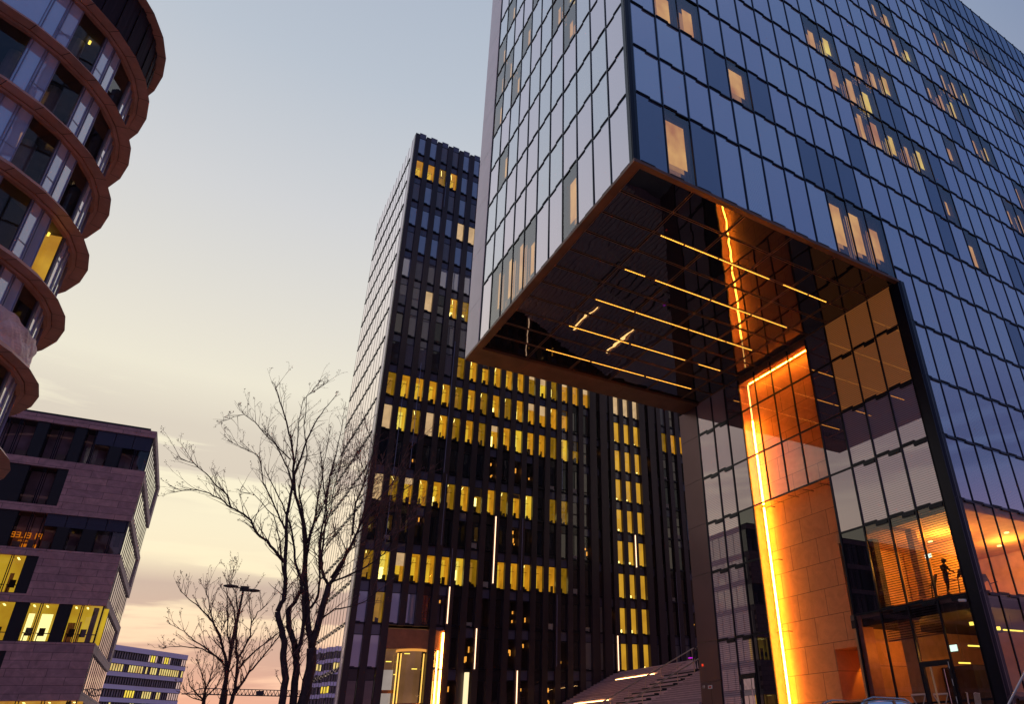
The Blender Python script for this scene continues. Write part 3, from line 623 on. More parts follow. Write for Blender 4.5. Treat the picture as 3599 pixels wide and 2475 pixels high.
emit_panes(tower, specs, 100)
# pillars between the windows (protruding fins) and floor ledges
wide = {17: .25, 18: .3, 22: .28, 23: .28}
for c in range(NC+1):
    x1 = WX0+MOD*c-.01; x0 = x1-(MOD-WW)+.02; x1 += wide.get(c, 0); x0 -= 0
    if c == 0: x0 = TX0+.02
    zb = PZ if c not in (3, 4) else ZK[3]-.1
    mb = MB(); dp = .30 if c not in wide else .42
    mb.box(x0, x1, TYF-dp, TYF+.3, zb, TTOP-(.0 if c % 2 == 0 else .0), 'tower_metal'); mb.build('pillar', tower)
mb = MB()
for k in range(-2, 17):
    z = ZK[k+2]
    for c in range(NC):
        if 2 <= c <= 4 and k <= 0: continue
        x0 = WX0+MOD*c; mb.box(x0, x0+WW, TYF-.14, TYF+.2, z-.07, z+.06, 'frame_metal')
        mb.box(x0+.02, x0+WW*.5, TYF-.2, TYF-.141, z-.01, z+.12, 'frame_metal')
mb.build('ledge', tower)
mb = MB()
for c in range(0, NC):
    x0 = WX0+MOD*c; mb.poly([(x0, TYF+.02, ZK[18]+.6), (x0+WW, TYF+.02, ZK[18]+.6), (x0+WW, TYF+.02, TTOP-.5), (x0, TYF+.02, TTOP-.5)], 'tower_blue')
mb.build('parapet_glass', tower)
# mirrored left side wall
so_ = Vector((TX0, TYF, 0)); mb = MB(); EW = 1.05; NS = 12; PS = (SL-EW)/NS
mb.obox(so_+Z_*PZ-SN*.0, SD*EW, -SN*.4*1, Z_*(TTOP-PZ), 'pale_panel'); mb.build('edge_panel', tower)
side_sp = []
zr = [PZ]+[z for z in ZK if z > PZ+.5]+[TTOP]
zr = sorted(set(zr))
for i in range(NS):
    for a, b in zip(zr, zr[1:]):
        O = so_+SD*(EW+PS*i+.02)+Z_*(a+.02)
        side_sp.append((O, PS-.04, b-a-.04))
mb = MB()
for O, w_, h_ in side_sp: add_pane(mb, O, SD, Z_, w_, h_, 'mirror_glass', SN, .0035)
mb.build('side_window', tower, stuff=True)
mb = MB()
for i in range(NS+1):
    p = so_+SD*(EW+PS*i); mb.obox(p-SD*.02+SN*.015+Z_*PZ, SD*.04, -SN*.1, Z_*(TTOP-PZ), 'frame_metal')
for z in ZK:
    if z < PZ: continue
    for i in range(NS):
        p = so_+SD*(EW+PS*i)+Z_*z
        mb.obox(p+SN*.015+SD*.05-Z_*.01, SD*(PS-.1), -SN*.05, Z_*.02, 'frame_metal')
        mb.obox(p+SN*.07+SD*.12+Z_*.02, SD*PS*.42, -SN*.06, Z_*.13, 'frame_metal'); mb.obox(p+SN*.07+SD*(PS*.5)-Z_*.15, SD*PS*.42, -SN*.06, Z_*.13, 'frame_metal')
mb.obox(so_+SD*EW-SN*.06+Z_*PZ, SD*(SL-EW), -SN*.3, Z_*(TTOP-PZ-.1), 'tower_core')
mb.build('side_frame', tower)
# light tubes and thin conduits on the front
for x, a, b in ((24.5, 14.3, 20.55), (20.5, 10.6, 13.7), (23.2, 7.0, 10.3), (27.2, PZ, 6.9), (40.4, 17.1, 20.5), (37.8, 7.0, 10.2)):
    mb = MB(); mb.tube([(x, TYF-.38, a), (x, TYF-.38, b)], .045, 'tower_tube', 6); mb.build('light_tube', tower, 'glowing vertical tube on a tower pillar')
for x, a, b in ((19.1, 24.1, 38.4), (15.9, 24, 35), (16.5, 55.2, 58.8), (19.4, 17.3, 24), (27.3, 13.9, 20.7), (31.1, 7.3, 13.7), (31.6, 24.3, 30.9), (45.5, 4, 17), (14.5, 17, 31), (20.5, 13.8, 17.1), (35.4, 1.5, 6.9)):
    mb = MB(); mb.tube([(x, TYF-.36, a), (x, TYF-.36, b)], .022, 'mullion_pale', 5); mb.build('conduit', tower)
mb = MB(); mb.box(22.3, 22.62, TYF-.75, TYF-.45, PZ, 6.7, 'sign_glow'); tag(mb.build('pylon_sign', loc=(22.46, TYF-.6, PZ)), 'tall narrow glowing cream pylon sign at the foot of the dark tower', 'sign')
# entrance portal with revolving door
PX0, PX1 = 15.62, 20.35; PT = 9.95
ent = MB(); ent.box(PX0-.3, PX1+.2, TYF-.25, TYF+.25, PT-1.45, PT+.1, 'portal_metal_lit'); ent.box(PX0-.32, PX0-.02, TYF-.26, TYF+1.6, PZ, PT, 'portal_metal_lit'); ent.box(PX1+.05, PX1+.35, TYF-.26, TYF+1.6, PZ, PT, 'portal_metal_lit')
ent.build('portal', tower, 'portal frame around the tower entrance, coloured as if lit orange')
pg = MB()
pg.poly([(PX0, TYF+.9, PZ), (PX0+1.35, TYF+.9, PZ), (PX0+1.35, TYF+.9, PT-1.45), (PX0, TYF+.9, PT-1.45)], 'door_glass')
pg.poly([(PX1-1.2, TYF+.9, PZ), (PX1, TYF+.9, PZ), (PX1, TYF+.9, PT-1.45), (PX1-1.2, TYF+.9, PT-1.45)], 'door_glass')
pg.box(PX0, PX0+1.35, TYF+.85, TYF+.9, 5.2, 5.45, 'portal_metal_lit'); pg.box(PX1-1.2, PX1, TYF+.85, TYF+.9, 5.2, 5.45, 'portal_metal_lit')
pg.box(PX0+1.35, PX0+1.55, TYF+.5, TYF+.95, PZ, PT-1.45, 'frame_metal'); pg.box(PX1-1.4, PX1-1.2, TYF+.5, TYF+.95, PZ, PT-1.45, 'frame_metal')
pg.build('side_light', tower)
lob = MB(); lob.box(TX0+.5, 24, TYF+1.28, TYF+1.3, PZ, 10.3, 'lobby_back'); emit('lobby_back', (.16, .075, .03), 1, .5, .35)
for i in range(14): lob.box(13.2+i*.73, 13.2+i*.73+.45, TYF+1.2+.002*i, TYF+1.25+.002*i, 7.4+.9*math.sin(i*2.3), 7.47+.9*math.sin(i*2.3), 'lobby_light')
lob.poly([(13.0, TYF+1.26, 4.9), (15.2, TYF+1.26, 4.9), (15.2, TYF+1.26, 6.3), (13.0, TYF+1.26, 6.3)], 'lobby_sky'); emit('lobby_sky', (.60, .50, .42), .55, .15, .8)
lob.poly([(15.8, TYF+1.26, 4.2), (16.8, TYF+1.26, 4.2), (16.8, TYF+1.26, 7.0), (15.8, TYF+1.26, 7.0)], 'lobby_sky'); lob.build('lobby_interior', tower)
rd = MB(); cx, cy, rr_ = 18.0, TYF+.75, 1.25
def arc(mb_, a0, a1, r, z0, z1, mat, n=8):
    for i in range(n):
        p, q = R(a0+(a1-a0)*i/n), R(a0+(a1-a0)*(i+1)/n)
        mb_.poly([(cx+r*math.cos(p), cy+r*math.sin(p), z0), (cx+r*math.cos(q), cy+r*math.sin(q), z0), (cx+r*math.cos(q), cy+r*math.sin(q), z1), (cx+r*math.cos(p), cy+r*math.sin(p), z1)], mat)
arc(rd, 180, 360, rr_, PZ, 8.3, 'door_glass', 12); arc(rd, 180, 360, rr_+.03, 8.3, 8.5, 'tube_warm2', 12); arc(rd, 180, 360, rr_+.03, 4.2, 4.4, 'portal_metal_lit', 12)
for a in (45, 135): rd.obox((cx-rr_*math.cos(R(a)), cy-rr_*math.sin(R(a)), PZ), (2*rr_*math.cos(R(a)), 2*rr_*math.sin(R(a)), 0), (.03, .03, 0), (0, 0, 2.9), 'door_glass')
rdo = rd.build('revolving_door', tower)
for x in (cx-rr_+.05, cx-rr_+.3, cx+rr_-.3, cx+rr_-.08):
    t_ = MB(); t_.tube([(x, cy-.45, PZ), (x, cy-.45, 8.2)], .05, 'door_tube', 6); t_.build('light_tube', rdo)
for x, a, b in ((20.25, PZ, 6.9), (20.25, 7.0, 9.85)):
    mb = MB(); mb.tube([(x, TYF-.33, a), (x, TYF-.33, b)], .085, 'tube_core', 8); mb.build('light_tube', tower, 'bright orange tube at the right of the tower entrance')
mb = MB(); mb.tube([(19.9, TYF-.3, PZ), (19.9, TYF-.3, 8.4)], .05, 'tube_core', 8); mb.build('light_tube', tower)

# ---------------------------------------------------------------- round building with copper rings
C3 = Vector((-13.76, 34.8, 0)); RS = 1.74; RO, RI, RG = 4.14*RS, 3.87*RS, 3.70*RS
def rz(k): return 1.6+(19.48-1.6-1.954*k)*RS
rb = thing('round_building', (C3.x, C3.y, GZ), 'round glass building with copper coloured ring ledges at the left edge', 'building')
PH = -1.3
def pc(r, a, z): return Vector((C3.x+r*math.cos(R(a)), C3.y+r*math.sin(R(a)), z))
def ring(mb_, r0, z0, r1, z1, mat, gap=0):
    for i in range(32):
        a, b = PH+11.25*i+gap, PH+11.25*(i+1)-gap
        mb_.poly([pc(r0, a, z0), pc(r1, a, z1), pc(r1, b, z1), pc(r0, b, z0)], mat)
for k in range(-1, 10):
    z = rz(k); mb = MB()
    ring(mb, RI, z, RO, z, 'copper', .11); ring(mb, RI, z+.02, RO-.02, z+.02, 'nosing')                         # flat underside
    ring(mb, RO, z, RO-.28, z+.34, 'copper'); ring(mb, RO-.28, z+.34, RG, z+.42, 'copper')
    ring(mb, RI-.01, z-.0, RI-.01, z+.12, 'copper_dark'); ring(mb, RI-.16, z-.05, RI-.02, z-.05, 'copper'); ring(mb, RI-.02, z-.05, RI-.02, z+.1, 'copper_dark'); ring(mb, RG-.02, z-.05, RI-.16, z-.05, 'copper_dark')
    ring(mb, RG+.0, z-.09, RI-.16, z-.05, 'copper_dark'); ring(mb, RG-.3, z+.12, RI, z+.12, 'nosing')
    ring(mb, RI, z-.001, RO-.0, z-.001, 'nosing') if False else None
    mb.build('ring_ledge', rb)
mb = MB()   # dark louvred attic wall
n_ = 96
for i in range(n_):
    a, b = 360/n_*i, 360/n_*(i+1)
    mb.poly([pc(RI+(.05 if i % 2 else 0), a, rz(0)+.3), pc(RI+(.05 if i % 2 else 0), b, rz(0)+.3), pc(RI+(.05 if i % 2 else 0), b, rz(-1)), pc(RI+(.05 if i % 2 else 0), a, rz(-1))], 'louver')
mb.build('louvre_wall', rb)
mb = MB(); ring(mb, 0.01, rz(-1)+.42, RG, rz(-1)+.42, 'copper_dark'); mb.build('roof', rb)
pat = []
a = -44.7-22.5*8
while a < 60:
    pat.append((a, a+11.9, 'w')); pat.append((a+11.9, a+17.2, 'n')); pat.append((a+17.2, a+22.5, 'n')); a += 22.5
specs = []; mul = MB(); rn = random.Random(3)
for k in range(0, 9):
    zt = rz(k)-.05; zb = rz(k+1)+.40
    for (a, b, ty) in pat:
        if ty == 'w': kind = 'bay_dark' if rn.random() < .75 or a > -40 else 'bay_glass'
        else: kind = 'bay_glass'
        litb = (k == 3 and -24 < a < -8 and ty == 'w')
        pts = [pc(RG, a, zb), pc(RG, b, zb), pc(RG, b, zt), pc(RG, a, zt)]
        def fn(mb_, a=a, b=b, kind=kind, zt=zt, zb=zb, litb=litb, ty=ty, k=k):
            e = .12
            def q(r, a_, b_, z0, z1, mat): mb_.poly([pc(r, a_, z0), pc(r, b_, z0), pc(r, b_, z1), pc(r, a_, z1)], mat)
            if kind == 'bay_dark' or litb:
                q(RG, a+e, b-e, zb, zt, 'bay_clear')
            else:
                z2 = zt-.75 if a > -48 else zt-.3
                j = random.uniform(-.15, .15)
                p = [pc(RG, a+e, zb), pc(RG+j*.06, b-e, zb), pc(RG+j*.06, b-e, zt), pc(RG, a+e, zt)]
                mb_.poly(p, 'bay_glass')
                if ty == 'n': q(RG+.012, a+e, b-e, zb+.95, zb+1.0, 'mullion_pale') if int(a*10) % 2 else None
        specs.append((pts, fn, 'pane lit orange from inside' if litb else None))
        if b < 60:
            for z0, z1 in ((zb, zt),):
                for d in (0, .9): 
                    if d and ty == 'w': continue
                    mul.obox(pc(RG-.05, a+d-.28, z0), pc(RG+.05, a+d-.28, z0)-pc(RG-.05, a+d-.28, z0), pc(RG-.05, a+d, z0)-pc(RG-.05, a+d-.28, z0), Z_*(z1-z0), 'mullion_pale')
    # room behind: slab, dark back drum, columns, small lamps
emit_panes(rb, specs, 100)
mul.build('mullion', rb)
mb = MB()
for k in range(0, 10): ring(mb, .5, rz(k)+.1, RG-.1, rz(k)+.1, 'bay_ceiling'); ring(mb, RG-.1, rz(k)+.35, .5, rz(k)+.35, 'interior_dark')
pbr('bay_ceiling', (.16, .13, .14), .8); pbr('bay_column', (.30, .27, .33), .7); pbr('bay_wall', (.05, .04, .05), .8)
ring(mb, RG-3.6, rz(10), RG-3.6, rz(-1), 'bay_wall'); mb.build('interior', rb)
mb = MB()
for k in range(0, 9):
    for a in (-101, -78.5, -56, -33.5, -11, 11.5): mb.tube([pc(RG-1.6, a+4, rz(k+1)+.3), pc(RG-1.6, a+4, rz(k)+.1)], .3, 'bay_column', 12)
mb.build('interior_column', rb)
for (k, a, r) in ((1, -50, .7), (1, -48, 1.4), (2, -60, .8), (3, -13, .7), (3, -16, 1.2), (3, -10, .6), (0, -30, 1)):
    mb = MB(); mb.tube([pc(RG-r, a, rz(k)-.1), pc(RG-r, a, rz(k)+.1)], .05, 'lobby_light', 8); mb.build('ceiling_light', rb)
mb = MB(); k = 3   # the lit room
for (a, b) in ((-33, -10),): 
    for i in range(8):
        p, q = a+(b-a)*i/8, a+(b-a)*(i+1)/8
        mb.poly([pc(RG-.9, p, rz(k+1)+.36), pc(RG-.9, q, rz(k+1)+.36), pc(RG-.9, q, rz(k)), pc(RG-.9, p, rz(k))], 'bay_lit' if i > 6 else 'bay_wall')
mb.poly([pc(RG-.9, -10, rz(k+1)+.36), pc(RG-.1, -10, rz(k+1)+.36), pc(RG-.1, -10, rz(k)), pc(RG-.9, -10, rz(k))], 'bay_lit')
mb.poly([pc(RG-.9, -66, rz(2)-1.9), pc(RG-.9, -58, rz(2)-1.9), pc(RG-.9, -58, rz(2)-.3), pc(RG-.9, -66, rz(2)-.3)], 'bay_lit')
mb.build('lit_room', rb)
# tarpaulin hanging from the round facade
tp = MB(); rn = random.Random(9)
nu, nv = 90, 22; zb_, zt_ = rz(5)+.38, rz(4)-.3
def tpt(i, j):
    u = i/nu; v = j/nv; a = -75+78*u; top = zb_+1.42+.05*math.sin(u*21)+.03*math.sin(u*57)
    z = zb_+(top-zb_)*v
    r = RG+.12+.022*abs(math.sin(u*31+v*5))+.02*math.sin(v*9+u*13)+.03*abs(math.sin(u*17-v*7))+.02*abs(math.sin(u*71+v*11))+rn.uniform(-.01, .01)
    return pc(r, a, z)
gr = [[tpt(i, j) for j in range(nv+1)] for i in range(nu+1)]
b0 = 0
for i in range(nu+1):
    for j in range(nv+1): tp.v.append(gr[i][j])
for i in range(nu):
    for j in range(nv): tp.f.append((i*(nv+1)+j, (i+1)*(nv+1)+j, (i+1)*(nv+1)+j+1, i*(nv+1)+j+1)); tp.m.append(tp.mi('tarp'))
tpo = tp.build('tarpaulin', loc=(C3.x, C3.y, zb_), smooth=False); tag(tpo, 'pale pink wrinkled tarpaulin covering glass low on the round building', 'tarpaulin')
md = tpo.modifiers.new('thick', 'SOLIDIFY'); md.thickness = .02

# ---------------------------------------------------------------- stone office building
SS = 1.1; SY = 66.0
def sz(z): return 1.6+(z-1.6)*SS
CXs = -3.54*SS
stone = thing('stone_building', (CXs, SY, GZ), 'pinkish stone clad office block with stacked storeys at the lower left', 'building')
sdir = Vector((math.cos(R(87.75)), math.sin(R(87.75)), 0)); snrm = Vector((sdir.y, -sdir.x, 0)); SLn = 14.8*SS; XL = -75.0*SS
co = Vector((CXs, SY, 0))
def sidebox(mb_, s0, s1, z0, z1, mat, t=.35, proud=0):
    mb_.obox(co+sdir*s0+snrm*proud+Z_*z0, sdir*(s1-s0), -snrm*t, Z_*(z1-z0), mat)
bands = [(23.3, 23.85), (20.0, 20.58), (16.76, 17.3), (13.79, 14.3), (10.79, 11.33), (7.78, 8.36), (4.85, 5.4), (1.9, 2.4)]
mb = MB()
for a, b in bands:
    mb.box(XL, CXs-.36, SY, SY+SLn*.98, sz(a), sz(b), 'stone_front')
    mb.box(CXs-.36, CXs, SY, SY+.4, sz(a), sz(b), 'stone_front'); sidebox(mb, .0, SLn, sz(a)+.001, sz(b)-.001, 'stone_side', .4, .004)
mb.build('stone_band', stone)
mb = MB(); mb.box(XL, CXs-.5, SY+.35, SY+SLn-.3, sz(23.85), sz(24.12), 'pier_dark'); mb.build('roof', stone)
mb = MB(); mb.box(XL, CXs-1.6, SY+1.6, SY+SLn-1, GZ, sz(23.3), 'bay_wall'); mb.build('core', stone)
wins = [(20.58, 23.3), (17.3, 20.0), (14.3, 16.76), (11.33, 13.79), (8.36, 10.79), (5.4, 7.78), (2.4, 4.85)]
for i in (1, 3, 5):
    mb = MB(); z0, z1 = sz(wins[i][0]), sz(wins[i][1]); mb.box(-8.0*SS, CXs-.002, SY+.002, SY+.4, z0, z1, 'stone_front'); sidebox(mb, 0.38, .75, z0, z1, 'stone_side', .3, .0); mb.build('stone_panel', stone)
for i in (0, 2, 4, 6):
    mb = MB(); z0, z1 = sz(wins[i][0]), sz(wins[i][1]); sidebox(mb, SLn-1.6, SLn, z0, z1, 'stone_side', .35); mb.build('stone_panel', stone)
specs = []; piers = MB(); blinds = MB()
def spane(x0, x1, z0, z1, kind, lab=None):
    X0, X1, Z0, Z1 = x0*SS, x1*SS, sz(z0), sz(z1); y = SY+.22
    pts = [Vector((X0, y, Z0)), Vector((X1, y, Z0)), Vector((X1, y, Z1)), Vector((X0, y, Z1))]
    def fn(mb_):
        mb_.poly(pts, 'clear_glass')
        yb = SY+1.5
        if kind == 'lit' or kind == 'hot' or kind == 'orange':
            w_ = {'lit': 'stone_room_lit', 'hot': 'stone_room_lit', 'orange': 'bay_lit'}[kind]
            mb_.poly([(X0-.3, yb, Z0), (X1+.3, yb, Z0), (X1+.3, yb, Z1), (X0-.3, yb, Z1)], w_)
            mb_.poly([(X0, y+.05, Z1-.02), (X1, y+.05, Z1-.02), (X1, yb, Z1-.02), (X0, yb, Z1-.02)], w_)
            mb_.box(X0+.2, X0+.3, y+.3, yb-.2, Z1-.12, Z1-.08, 'office_tube'); mb_.box(X1-.12, X1-.06, yb-.05, yb, Z0, Z1, 'bay_lit'); mb_.box(X0, X0+random.uniform(.1, .5), yb-.06, yb-.01, Z0, Z0+random.uniform(.8, 2), 'interior_wall')
            if kind == 'hot': mb_.box(X0+.05, X1-.3, yb-.3, yb-.25, Z0+.1, Z1-.6, 'stone_room_hot')
            mb_.box(X0+.1, X1, yb-.9, yb-.85, Z0+.62, Z0+.68, 'cloth_dark'); mb_.box(X0+.25, X0+.6, yb-1, yb-.9, Z0+.45, Z0+1.0, 'cloth_dark'); mb_.box(X0+.2, X0+.25, yb-.9, yb-.85, Z0, Z0+.62, 'cloth_dark')
        else:
            mb_.poly([(X0, yb, Z0), (X1, yb, Z0), (X1, yb, Z1), (X0, yb, Z1)], 'stone_dim'); mb_.poly([(X0, y+.05, Z1-.02), (X1, y+.05, Z1-.02), (X1, yb, Z1-.02), (X0, yb, Z1-.02)], 'bay_ceiling')
            mb_.box(X0+.15, X1-.2, yb-.7, yb-.4, Z0, Z0+random.uniform(.4, .9), 'office_off')
        mb_.box(X0, X1, y-.03, y, Z0, Z0+.07, 'frame_metal'); mb_.box(X0, X0+.06, y-.031, y, Z0+.07, Z1, 'frame_metal'); mb_.box(X1-.06, X1, y-.031, y, Z0+.07, Z1, 'frame_metal')
    specs.append((pts, fn, lab))
pbr('stone_dim', (.42, .30, .36), .8, 0, .4, .8)
def pier(x0, x1, z0, z1):
    p_ = MB(); p_.box(x0*SS, x1*SS, SY+.1, SY+.5, sz(z0), sz(z1), 'pier_dark'); p_.build('pier', stone)
def sblind(x0, x1, z0, z1):
    n = 2
    xs = x0
    while xs < x1-.05:
        xe = min(xs+1.15, x1); zt = sz(z1)
        b_ = MB(); b_.box(xs*SS+.02, xe*SS-.02, SY+.12, SY+.16, sz(z0), zt, 'slat_blind'); b_.build('blind', stone); xs = xe
z0, z1 = wins[0]
for a, b in ((-13.6, -12.3), (-12.2, -11.55), (-11.5, -10.6), (-9.95, -9.25), (-9.2, -8.38), (-7.75, -7.15)): spane(a, b, z0, z1, 'dim')
for a, b in ((-14.5, -13.6), (-10.6, -9.95), (-8.38, -7.75)): pier(a, b, z0, z1)
sblind(-7.11, -3.62, 22.2, z1)
for a, b in ((-7.1, -6.1), (-5.4, -4.55), (-4.5, -3.62)): spane(a, b, z0, 22.2, 'dim')
pier(-6.1, -5.4, z0, 22.2)
z0, z1 = wins[1]
for a, b in ((-12.4, -11.5), (-10.2, -9.35), (-9.3, -8.6)): spane(a, b, z0, z1, 'dim')
pier(-11.5, -10.2, z0, z1); pier(-8.6, -8.0, z0, z1)
z0, z1 = wins[2]
spane(-9.9, -9.15, z0, z1, 'dim'); spane(-9.1, -8.45, z0, z1, 'dim'); spane(-12.4, -11.0, z0, z1, 'dim'); pier(-11.0, -9.9, z0, z1)
sblind(-8.35, -3.62, 15.9, z1)
for a, b in ((-8.35, -7.55), (-6.9, -6.1), (-5.35, -4.5), (-4.45, -3.62)): spane(a, b, z0, 15.9, 'dim')
pier(-7.55, -6.9, z0, 15.9); pier(-6.1, -5.35, z0, 15.9)
z0, z1 = wins[3]
for a, b in ((-11.6, -10.6), (-10.5, -9.4), (-9.35, -8.63)): spane(a, b, z0, z1, 'lit', 'office window lit yellow')
pier(-8.63, -7.97, z0, z1)
z0, z1 = wins[4]
spane(-11.0, -9.3, z0, z1, 'lit', 'office window lit yellow'); spane(-9.25, -8.35, z0, z1, 'lit', 'office window lit yellow'); pier(-8.35, -7.69, z0, z1)
spane(-7.69, -7.05, z0, z1, 'hot', 'brightest window with a desk and chair'); spane(-7.0, -6.08, z0, z1, 'hot', 'office window lit yellow'); pier(-6.08, -5.43, z0, z1)
spane(-5.43, -4.85, z0, z1, 'lit', 'office window lit yellow'); spane(-4.8, -3.66, z0, z1, 'lit', 'office window lit yellow')
z0, z1 = wins[5]; spane(-11, -9.2, z0, z1, 'dim'); pier(-9.2, -8.0, z0, z1)
z0, z1 = wins[6]
for a in (-10.5, -9.2, -7.9, -6.6, -5.3): spane(a, a+1.2, z0, z1, 'orange', 'window lit dull orange')
spane(-4.0, -3.62, z0, z1, 'orange')
for i, (za, zb) in enumerate(wins):
    x = -15.0
    while x > -74:
        for a in (0, -1.0):
            spane(x-1+a, x-.05+a, za, zb, 'lit' if (i, int(-x)) in ((3, 19), (4, 19), (4, 22), (3, 37), (4, 40), (1, 51), (5, 26)) else 'dim')
        pier(x-3.1, x-2.1, za, zb); x -= 3.3
        if i % 2: x -= 3
emit_panes(stone, specs, 100)
# recessed ribbon windows on the side
glass('ribbon_glass', (.34, .28, .32), ior=2.2, lo=.2)
for i, (za, zb) in enumerate(wins):
    mb = MB(); fm = MB()
    s0, s1 = (.25, SLn-1.6) if i % 2 == 0 else (.75, SLn)
    z0, z1 = sz(za), sz(zb); n = 11; st = (s1-s0)/n
    for j in range(n):
        O = co+sdir*(s0+st*j)-snrm*.12+Z_*z0; mb_k = 'ribbon_glass'
        add_pane(mb, O, sdir, Z_, st, z1-z0, mb_k, snrm, .006)
        fm.obox(O-sdir*.03+snrm*.03, sdir*.06, -snrm*.05, Z_*(z1-z0), 'frame_metal')
    fm.obox(co+sdir*s0-snrm*.12+snrm*.03+Z_*z0, sdir*(s1-s0), -snrm*.05, Z_*.06, 'frame_metal')
    o = mb.build('ribbon_window', stone); fm.build('mullion', o)
mb = MB(); sidebox(mb, 1, SLn-.2, GZ, sz(23.3), 'bay_wall', .3, -.5); mb.build('side_lining', stone)
# mirrored orange sign seen behind the window
sgr = MB(); X0 = -9.9*SS; sgr.box(X0+.1, -8.5*SS, SY+1.1, SY+1.12, sz(14.35), sz(14.75), 'sign_orange'); sg = sgr.build('window_sign', loc=(-10.1, SY+1.1, sz(14.35)))
tag(sg, 'orange sign with mirrored letters behind a third storey window of the stone building', 'sign')
for s_, zz_, sz_ in (('PI ELEB', 15.15, .62),):
    o = text(s_, (-8.15*SS-.2, SY+1.15, sz(zz_)), sz_, 'sign_orange', sg, mirror=True, facing='-Y')
o = text('A MCAN', (-8.6*SS-.2, SY+1.15, sz(14.88)), .22, 'sign_orange', sg, mirror=True, facing='-Y')

# ---------------------------------------------------------------- far slab building
F = 1.8667; fa = R(52); fR = Vector((5.0*F, 280, 0)); fd = -Vector((math.cos(fa), math.sin(fa), 0)); fn_ = Vector((fd.y, -fd.x, 0))
if fn_.y > 0: fn_ = -fn_
FLn = 60
slab = thing('slab_building', (fR.x, fR.y, GZ), 'distant bluish concrete office slab with ribbon windows, between the stone block and the trees', 'building')
def fz(z): return 1.6+(z-1.6)*F
mb = MB(); mb.obox(fR+Z_*GZ-fn_*1.5, fd*FLn, -fn_*14, Z_*(fz(16.8)-GZ), 'concrete_blue'); mb.build('core', slab)
fb = [(16.1, 16.87)]+[(14.29-1.82*i, 15.0-1.82*i) for i in range(8)]
mb = MB()
for a, b in fb: mb.obox(fR+Z_*fz(a), fd*FLn, -fn_*15, Z_*(fz(b)-fz(a)), 'concrete_blue')
mb.build('concrete_band', slab)
mb = MB(); fw = MB()
emit('far_pale', (.75, .5, .45), .7, .3, .4); glass('far_glass', (.10, .10, .15), ior=1.7); glass('far_blind', (.22, .2, .26), ior=1.6)
rn = random.Random(4); specs = []
for i in range(8):
    zt = fb[i][0] if i == 0 else 14.29-1.82*(i-1); zb = 15.0-1.82*i
    n = 60; st = FLn/n
    for j in range(n):
        O = fR+fd*(st*j+.08)+Z_*fz(zb)-fn_*.5; h = fz(zt)-fz(zb)
        if i == 0: kind = 'far_hot' if j in (8, 9, 14, 15) else ('far_pale' if j in (0, 1, 7, 10, 13, 16) else None)
        elif i == 1: kind = 'far_lit' if rn.random() < .8 else None
        elif i == 3: kind = 'far_hot' if j in (19, 20, 21, 22, 36, 37, 38, 39, 40) else ('far_lit' if j in (8, 9, 12, 13, 14, 15) else ('far_pale' if j < 5 else None))
        elif i == 2: kind = 'far_pale' if j < 2 else None
        else: kind = 'far_lit' if rn.random() < .1 else None
        kind = kind or rn.choice(['far_glass', 'far_glass', 'far_blind'])
        pts = [O, O+fd*(st-.16), O+fd*(st-.16)+Z_*h, O+Z_*h]
        specs.append((pts, lambda m_, O=O, h=h, kind=kind, st=st: add_pane(m_, O, fd, Z_, st-.16, h, kind, fn_, .004), None))
        mb.obox(fR+fd*(st*j)+Z_*fz(zb)-fn_*.3, fd*.14, -fn_*.3, Z_*h, 'dark_metal')
    mb.obox(fR+Z_*(fz(zb)-.12)+fn_*.05, fd*FLn, -fn_*.8, Z_*.12, 'dark_metal'); mb.obox(fR+Z_*fz(zt)+fn_*.05-Z_*.14, fd*FLn, -fn_*.8, Z_*.13, 'dark_metal')
mb.build('window_frame', slab); emit_panes(slab, specs, 100)

# ---------------------------------------------------------------- crane
crane = thing('tower_crane', (75, 235, GZ), 'far construction crane with a horizontal lattice jib low in the sky, behind the trees', 'crane')
A = at_y(600+115/3.04, 1950+1492/3.04, 230); Bp = at_y(600+1380/3.04, 1950+1515/3.04, 230)+(at_y(600+1380/3.04, 1950+1515/3.04, 230)-A)*1.1
Bp = Vector((Bp.x, 235, Bp.z)); H1 = 1.5
mb = MB(); n = 64
def jp(t, top=0, side=0):
    p = A.lerp(Bp, t); h = H1*min(1, max(0, (t-.015)/.05))
    return p+Z_*(h if top else 0)+Y_*side
for s_ in (-.6, .6): mb.tube([jp(0, 0, s_), jp(1, 0, s_)], .11, 'crane_metal', 4)
mb.tube([jp(.015, 1), jp(.07, 1), jp(1, 1)], .11, 'crane_metal', 4)
for i in range(4, n):
    a, b = i/n, (i+1)/n
    for s_ in (-.6, .6):
        mb.tube([jp(a, 0, s_), jp((a+b)/2, 1)], .06, 'crane_metal', 3); mb.tube([jp((a+b)/2, 1), jp(b, 0, s_)], .06, 'crane_metal', 3)
mb.build('jib', crane)
mb = MB(); p = jp(.31); mb.box(p.x-1, p.x+.8, p.y-.9, p.y+.9, p.z-.35+.5, p.z+1.2, 'crane_metal'); mb.build('trolley', crane)
mb = MB()
for dx in (-.8, .8):
    for dy in (-.8, .8): mb.tube([(Bp.x+dx, Bp.y+dy, GZ), (Bp.x+dx, Bp.y+dy, Bp.z+4)], .14, 'crane_metal', 4)
z = GZ
while z < Bp.z+3:
    for dy in (-.8, .8): mb.tube([(Bp.x-.8, Bp.y+dy, z), (Bp.x+.8, Bp.y+dy, z+1.6)], .07, 'crane_metal', 3)
    z += 1.6
mb.build('mast', crane)

